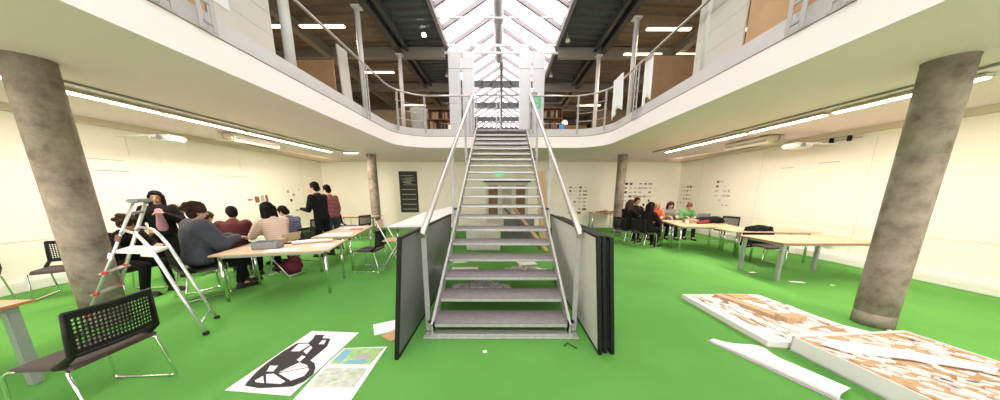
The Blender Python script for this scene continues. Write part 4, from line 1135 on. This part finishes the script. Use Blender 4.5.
BX, BR = (3.07, 2.46), R(-6)
t = thing('box_model', 'deep white boxed landscape model with plywood contours at the right foreground', 'model', (3.06, 2.50, 0), R(5))
W_, D_, H_ = 1.36, 1.35, .165
def loc(pts): return [(a, -b) for a, b in pts]
m = MB()
m.box((W_ / 2, -D_ / 2, .01), (W_, D_, .02))
for (cx, cy, a, b) in ((W_ / 2, -.008, W_, .016), (W_ / 2, -D_ + .008, W_, .016), (.008, -D_ / 2, .016, D_), (W_ - .008, -D_ / 2, .016, D_)): m.box((cx, cy, H_ / 2), (a, b, H_))
m.build('box_sides', M['card'], t)
m = MB(); m.box((W_ / 2, -D_ / 2, H_ - .025), (W_ - .03, D_ - .03, .02)); m.build('ground_layer', M['ply'], t)
m = MB(); m2 = MB(); m3 = MB()
rect = [(.02, -.02), (W_ - .02, -.02), (W_ - .02, -D_ + .02), (.02, -D_ + .02)]
for i in range(420):
    cx, cy = rnd.uniform(.05, W_ - .05), -rnd.uniform(.05, D_ - .05)
    rz = -.9 + rnd.uniform(-.35, .35)
    kind = i % 3
    pp = blobs(cx, cy, rnd.uniform(.02, .10), rnd.uniform(.010, .030), 9, 0, 0, rz, 9)
    if all(inside(p, rect) for p in pp):
        (m if kind else m2).prism(pp, H_ - .016, H_ - .012 + .003 * (i % 6))
m.build('white_contours', M['card'], t); m2.build('ply_contours', M['plyedge'] if False else M['ply'], t)
for k in range(10):
    a0 = .28 + .035 * k
    m3.prism([(a0 + .10, -.40 - .01 * k), (a0 + .11, -.39 - .01 * k), (a0 + .55, -.95 + .012 * k), (a0 + .54, -.96 + .012 * k)], H_ - .015, H_ - .004)
m3.build('field_strips', mat('mid_ply', (.52, .33, .18), .7), t)
m = MB(); m.prism([(.10, -.16), (.32, -.10), (.75, -.30), (1.15, -.62), (1.02, -.66), (.62, -.45), (.18, -.30)], H_ - .002, H_ + .006); m.build('white_road', M['card'], t)
m = MB(); m.prism([(.18, -.305), (.62, -.455), (1.02, -.665), (1.0, -.69), (.6, -.48), (.17, -.32)], H_ - .01, H_ - .002); m.build('road_edge', M['plyedge'], t)
for i, (x, y, a) in enumerate(((4.55, 2.80, .4), (4.66, 2.85, 1.2))):
    flat_sheet('foam_scrap', 'pale foam offcut at the foot of the near right column, ' + ('the left one' if i == 0 else 'the right one'), x, y - .02, 0, .14, .03, a, M['card'], 'offcut', .02)

# curled sheet
t = thing('curled_sheet', 'long curled white sheet lying on the floor in front of the site model', 'sheet', (2.33, 2.66, 0), math.atan2(1.83 - 2.66, 2.69 - 2.33))
m = MB(); bm = m.bm; g = []; Ls = .93
for i in range(33):
    u = i / 32
    wd = .07 + .17 * math.exp(-((u - .33) / .15) ** 2) + .14 * min(1, u * 1.6)
    hf_ = .014 + .045 * min(1, u * 1.8) ** 1.5 + .012 * math.exp(-((u - .30) / .1) ** 2)
    row = []
    for (a, b) in ((0, 0), (-.01, .35), (-.008, .75), (.04, .97), (.12, 1.0), (.35, .98), (.6, .93), (.85, .86), (1.0, .74), (1.03, .5)):
        row.append(bm.verts.new((u * Ls, .02 + wd * a, .006 + hf_ * b)))
    g.append(row)
for i in range(32):
    for j in range(9): bm.faces.new((g[i][j], g[i + 1][j], g[i + 1][j + 1], g[i][j + 1])).smooth = True
o = m.build('sheet', M['paper'], t); sd = o.modifiers.new('thickness', 'SOLIDIFY'); sd.thickness = .004
m = MB(); m.box((Ls / 2, .03, .004), (Ls + .02, .07, .005)); m.build('lower_strip', mat('lilac_card', (.45, .38, .42), .7), t)  # lilac tone paints the shading along the sheet's front side

# floor scraps
flat_sheet('paper_scrap', 'tiny white scrap on the green floor in front of the stair', -.17, 2.46, 0, .04, .03, .4, M['paper'], 'scrap', .01)
flat_sheet('paper_scrap', 'small white scrap by the left leg of the big right table', 5.22, 5.2, 0, .14, .06, .2, M['paper'], 'scrap')
flat_sheet('paper_scrap', 'thin white scrap under the front of the big right table', 5.5, 4.62, 0, .22, .07, -.2, M['paper'], 'scrap')
flat_sheet('paper_scrap', 'pale scrap on the floor under the middle of the big right table', 5.95, 4.45, 0, .14, .05, .5, mat('pale_green_card', (.35, .6, .25), .8), 'scrap')
m = MB(); m.tube([(.68, 2.56, .008), (.73, 2.60, .02), (.79, 2.54, .008), (.81, 2.52, .008)], .006, 6); tag(m.build('black_cable', M['black']), 'short piece of black cable on the floor right of the stair foot', 'cable')

# ================================================================== PEOPLE
def bake(o, vox, smooth_it=6):
    rm = o.modifiers.new('r', 'REMESH'); rm.mode = 'VOXEL'; rm.voxel_size = vox; rm.use_smooth_shade = True
    sm = o.modifiers.new('s', 'SMOOTH'); sm.factor = .5; sm.iterations = smooth_it
    dg = bpy.context.evaluated_depsgraph_get(); dg.update()
    me = bpy.data.meshes.new_from_object(o.evaluated_get(dg))
    mats = [mm for mm in o.data.materials]
    o.modifiers.clear(); old = o.data; o.data = me; me.name = o.name
    me.materials.clear()
    for mm in mats: me.materials.append(mm)
    bpy.data.meshes.remove(old)
    for p in me.polygons: p.use_smooth = True
    return o

def torso(m, pel, neck, grow=0.0, wide=1.0):
    pel = Vector(pel); neck = Vector(neck); ax = (neck - pel); L = ax.length; ax.normalize()
    side = Vector((0, 1, 0)); fr = side.cross(ax).normalized()
    prof = [(-.10, .09, .12), (-.04, .125, .16), (.0, .125, .165), (.12, .115, .155), (.30, .105, .145), (.50, .115, .155), (.70, .12, .172), (.84, .11, .185), (.93, .085, .15), (1.0, .055, .07), (1.04, .05, .055)]
    rings = []; n = 20
    for (k, rx, ry) in prof:
        c = pel + ax * (k * L)
        rings.append([m.bm.verts.new(c + fr * (rx + grow) * math.cos(2 * PI * i / n) + side * (ry * wide + grow) * math.sin(2 * PI * i / n)) for i in range(n)])
    for a in range(len(rings) - 1):
        for i in range(n): m.bm.faces.new((rings[a][i], rings[a][(i + 1) % n], rings[a + 1][(i + 1) % n], rings[a + 1][i]))
    m.bm.faces.new(rings[0][::-1]); m.bm.faces.new(rings[-1])

def hand(m, wrist, fwd, up, s, curl=.5):
    """palm, four separate fingers, thumb. fwd: hand direction, up: back of the hand, s=+1 left"""
    wrist = Vector(wrist); f = Vector(fwd).normalized(); u = Vector(up); u = (u - f * u.dot(f)).normalized(); sd = u.cross(f)
    m.cap(wrist, wrist + f * .03, .024, .026)
    for k in range(4):
        o = (k - 1.5) * .021
        m.cap(wrist + f * .02 + sd * o * .8, wrist + f * .08 + sd * o, .014, .013)
        L = (.062, .072, .076, .066)[k if s > 0 else 3 - k]
        b = wrist + f * .085 + sd * o
        c = b + (f * math.cos(curl) - u * math.sin(curl)) * L * .5
        d = c + (f * math.cos(curl * 2.2) - u * math.sin(curl * 2.2)) * L * .5
        m.cap(b, c, .0105, .0095, 8); m.cap(c, d, .0095, .008, 8)
    b = wrist + f * .025 - sd * s * .026
    c = b + (f * .7 - sd * s * .75 - u * .2).normalized() * .04
    m.cap(b, c, .013, .011, 8); m.cap(c, c + (f * .95 - sd * s * .25 - u * .2).normalized() * .032, .011, .009, 8)

def person(label, x, y, deg, pose='sit', sc=1.0, lean=12, head_pitch=15, head_yaw=0, hair='short', haircol='hairblack', skin='skin1', top='jktblack', legs='trouser', arms='table', puffy=0.0, tb=None, hands_h=.79, vox=.0085, legf=None):
    t = thing('person', label, 'person', (x, y, 0), R(deg))
    ps = bpy.data.objects
    ln = R(lean)
    pz = .53 if pose == 'sit' else .93
    TL = .50 if pose == 'sit' else .52
    pel = Vector((0, 0, pz)); ax = Vector((math.sin(ln), 0, math.cos(ln)))
    neck = pel + ax * TL
    hp = R(lean * .6 + head_pitch); hc = neck + Vector((math.sin(hp), 0, math.cos(hp))) * .165
    HR = Matrix.Translation(hc) @ RZ(R(head_yaw)) @ RY(hp * .9)
    sh = [neck - ax * .06 + Vector((0, s * .175, 0)) for s in (1, -1)]
    if pose == 'sit':
        hip = [pel + Vector((.03, s * .09, -.01)) for s in (1, -1)]
        knee = [Vector((.43, s * .12, .50)) for s in (1, -1)]
        ank = [Vector((.40 + (.08 if s > 0 else -.06), s * .12, .09)) for s in (1, -1)]
        if legf: ank = [Vector((legf, s * .12, .09)) for s in (1, -1)]
    else:
        hip = [pel + Vector((0, s * .09, -.03)) for s in (1, -1)]
        knee = [Vector((.03 + .02 * s, s * .10, .50)) for s in (1, -1)]
        ank = [Vector((-.01 + .05 * s, s * .11, .09)) for s in (1, -1)]
    if arms == 'table':
        elb = [sh[i] + Vector((.14, (1, -1)[i] * .07, -.23)) for i in (0, 1)]
        wri = [Vector((.40, .13 * (1, -1)[i], hands_h)) for i in (0, 1)]
        wri = [Vector((max(w_.x, neck.x + .26), w_.y, w_.z)) for w_ in wri]
        hf = [Vector((1, -.35 * (1, -1)[i], -.05)) for i in (0, 1)]
    elif arms == 'chest':
        elb = [sh[i] + Vector((.05, (1, -1)[i] * .10, -.27)) for i in (0, 1)]
        wri = [neck + Vector((.21, .06, -.14)), neck + Vector((.14, -.20, -.44))]
        hf = [Vector((.25, -1, .25)), Vector((.6, .5, -.4))]
    elif arms == 'forward':
        elb = [sh[i] + Vector((.05, (1, -1)[i] * .06, -.28)) for i in (0, 1)]
        wri = [elb[i] + Vector((.25, -.06 * (1, -1)[i], .02)) for i in (0, 1)]
        hf = [Vector((1, -.2 * (1, -1)[i], .05)) for i in (0, 1)]
    else:
        elb = [sh[i] + Vector((-.02, (1, -1)[i] * .06, -.28)) for i in (0, 1)]
        wri = [elb[i] + Vector((.06, 0, -.24)) for i in (0, 1)]
        hf = [Vector((.1, 0, -1)), Vector((.1, 0, -1))]
    # body: one continuous skin surface
    m = MB(); torso(m, pel, neck, -.012)
    m.cap(neck - ax * .03, hc - Vector((0, 0, .05)), .055, .050)
    def H(v): return HR @ Vector(v)
    hr3 = HR.to_3x3().to_4x4()
    m.ell(H((0, 0, .015)), (.090, .073, .098), hr3); m.ell(H((.022, 0, -.045)), (.062, .054, .062), hr3); m.ell(H((.045, 0, -.085)), (.026, .026, .020), hr3)
    m.cap(H((.078, 0, .005)), H((.103, 0, -.028)), .010, .014, 8); m.ell(H((.076, 0, .028)), (.015, .045, .012), hr3)
    m.ell(H((.079, 0, -.062)), (.012, .024, .010), hr3)
    for s in (1, -1): m.ell(H((-.005, s * .074, -.01)), (.018, .010, .030), hr3)
    for i, s in enumerate((1, -1)):
        m.cap(sh[i], elb[i], .046, .038); m.cap(elb[i], wri[i], .037, .024)
        up = Vector((0, 0, 1)) if abs(hf[i].z) < .8 else Vector((0, s, 0))
        hand(m, wri[i], hf[i], up, s, .55)
        m.cap(hip[i], knee[i], .078, .052); m.cap(knee[i], ank[i], .050, .034); m.cap(ank[i], ank[i] + Vector((.13, 0, -.055)), .034, .028)
    bake(m.build('body', M[skin], t), vox, 3)
    # top
    m = MB(); torso(m, pel - Vector((0, 0, .02)), neck, .014 + puffy * .6, 1.0)
    for i, s in enumerate((1, -1)):
        m.cap(sh[i], elb[i], .066 + puffy, .052 + puffy * .7)
        m.cap(elb[i], elb[i].lerp(wri[i], .93), .052 + puffy * .7, .036 + puffy * .3)
    m.tube([neck - ax * .03, neck + ax * .035], [.085 + puffy * .4, .066], 14)
    bake(m.build('jacket' if puffy > .012 else 'shirt', M[top], t), .012)
    if tb:   # visible shirt front between open jacket edges
        m = MB(); c0 = neck.lerp(pel, .22); c1 = neck.lerp(pel, .85); fr = Vector((ax.z, 0, -ax.x))
        m.cap(c0 + fr * (.060 + puffy), c1 + fr * (.052 + puffy), .082, .092, 16, (.9, 1)); m.cap(neck - ax * .03 + fr * .03, c0 + fr * .05, .05, .08, 14); bake(m.build('shirt_front', M[tb], t), .010)
    # trousers
    m = MB(); m.ell(pel + Vector((0, 0, -.02)), (.14, .175, .12))
    for i in (0, 1):
        m.cap(hip[i], knee[i], .094, .068); m.cap(knee[i], knee[i].lerp(ank[i], .93), .067, .055)
    bake(m.build('trousers', M[legs], t), .013)
    for i in (0, 1):
        m = MB(); a = ank[i]; m.cap((a.x - .02, a.y, .045), (a.x + .17, a.y, .04), .042, .036, 12, (.95, 1.05)); m.cap((a.x, a.y, .10), (a.x, a.y, .05), .045, .045); m.box((a.x + .07, a.y, .012), (.28, .085, .022), bev=.008)
        bake(m.build('shoe', M['shoe'], t), .009, 3)
    # hair
    m = MB(); m.ell(H((-.016, 0, .040)), (.094, .084, .094), hr3); m.ell(H((-.042, 0, -.025)), (.064, .078, .080), hr3)
    m.ell(H((.022, 0, .078)), (.062, .068, .040), hr3)
    for s in (1, -1): m.ell(H((.005, s * .070, .02)), (.040, .016, .048), hr3)
    if hair == 'bushy':
        rn = random.Random(5)
        for k in range(26):
            a = rn.uniform(0, 2 * PI); e = rn.uniform(-.3, 1.2)
            m.ell(H((-.02 + .10 * math.cos(a) * math.cos(e) - .01, .095 * math.sin(a) * math.cos(e), .03 + .095 * math.sin(e))), (.035, .035, .035), hr3)
    if hair in ('long', 'bob'):
        Ld = .36 if hair == 'long' else .17
        for s in (1, -1):
            p0 = H((-.01, s * .075, .02)); m.cap(p0, p0 + Vector((-.015, s * .012, -Ld * .75)), .038, .030)
        for s in (-1, 0, 1):
            p0 = H((-.07, s * .045, .0)); m.cap(p0, p0 + Vector((-.035, s * .02, -Ld)), .05, .035)
        m.ell(H((.0, 0, .06)), (.088, .092, .075), hr3)
    bake(m.build('hair', M[haircol], t), .009, 3)
    for s in (1, -1):
        m = MB(); m.ell(H((.082, s * .030, .010)), (.009, .014, .007), hr3, 10); m.build('eye', M['eye'], t)
    m = MB(); m.ell(H((.089, 0, -.062)), (.006, .022, .006), hr3, 10); m.build('mouth', M['lip'], t)
    t.scale = (sc, sc, sc)
    return t

wm = person('standing woman with long dark hair, open black jacket and pink striped top', -6.42, 4.92, -42, 'stand', .95, 2, 2, -5, 'long', 'hairblack', 'skin2', 'jktblack', 'trouser', 'chest', .022, 'pinkstripe')
m = MB()
for k in range(9): m.ell((-.10 - .03 * math.sin(k), -.20 + .05 * k, 1.36 + .03 * math.cos(k * 1.3)), (.07, .06, .07))
for k in range(4): m.ell((-.08, .22 + .02 * k, 1.12 - .05 * k), (.07, .06, .07))
for k in range(5): m.ell((.0 + .02 * (k % 2), .19 + .02 * k, 1.44 - .035 * k), (.06, .05, .05))
bake(m.build('fur_hood', M['fur'], wm), .014, 2)
person('seated person with dark bushy hair and black clothes behind the stepladder', -6.02, 4.02, 5, 'sit', 1.0, 14, 22, 10, 'bushy', 'hairbrown', 'skin2', 'jktblack', 'trouser', 'table', .018)
person('seated person in a slate blue jacket with brown bushy hair, back to the camera', -4.80, 4.02, 62, 'sit', 1.12, 6, 4, 0, 'bushy', 'hairbrown', 'skin1', 'jktblue', 'trouser', 'table', .07)
person('seated person in a dark red checked shirt near the photographs on the left wall', -6.15, 5.22, 85, 'sit', .97, 15, 28, 0, 'short', 'hairbrown', 'skin2', 'darkplaid', 'trouser', 'table', .01)
person('seated person in a maroon jumper leaning forward', -5.22, 5.02, 128, 'sit', 1.06, 20, 12, 15, 'short', 'hairblack', 'skin2', 'maroon', 'trouser', 'table', .02)
person('seated woman with long black hair and pale pink ribbed jacket', -4.30, 4.98, 160, 'sit', 1.12, 16, 12, 0, 'long', 'hairblack', 'skin1', 'creamjkt', 'trouser', 'table', .015)
person('seated person in a navy checked shirt looking down', -4.64, 5.84, 175, 'sit', 1.05, 14, 32, 0, 'short', 'hairblack', 'skin1', 'navyplaid', 'jeans', 'table', .008)
person('standing man in black shirt and trousers facing the group', -4.50, 6.55, 172, 'stand', 1.08, 6, 10, 0, 'short', 'hairblack', 'skin1', 'jktblack', 'trouser', 'forward', .008)
person('standing man in a red checked shirt and jeans behind the man in black', -4.72, 7.3, 165, 'stand', 1.05, 4, 14, 0, 'short', 'hairblack', 'skin1', 'redplaid', 'jeans', 'down', .008)
person('seated person with long black hair and dark coat at the corner of the right tables', 4.3, 7.74, 20, 'sit', 1.03, 10, 10, 0, 'long', 'hairblack', 'skin1', 'jktblack', 'trouser', 'table', .022)
person('seated person with short dark hair and black jumper beside the far right column', 4.02, 8.37, 20, 'sit', 1.06, 8, 8, 0, 'bob', 'hairbrown', 'skin1', 'jktblack', 'trouser', 'table', .012)
person('seated person with brown hair half hidden behind the dark-haired pair', 4.76, 9.37, -75, 'sit', 1.1, 6, 6, 0, 'short', 'hairbrown', 'skin2', 'jktblack', 'trouser', 'table', .008)
person('seated blond person in an orange red jumper at the right tables', 5.45, 9.38, -100, 'sit', 1.0, 14, 30, 0, 'bob', 'hairblond', 'skin1', 'orange', 'trouser', 'table', .015)
person('seated person with brown hair and grey knit between the orange and green tops', 5.93, 9.38, -95, 'sit', 1.02, 12, 25, 0, 'bob', 'hairbrown', 'skin1', 'greyshirt', 'trouser', 'table', .010)
person('seated person with auburn hair and green shirt bent over the right tables', 6.55, 9.33, -100, 'sit', 1.0, 16, 30, 0, 'short', 'hairred', 'skin1', 'greenshirt', 'trouser', 'table', .010)
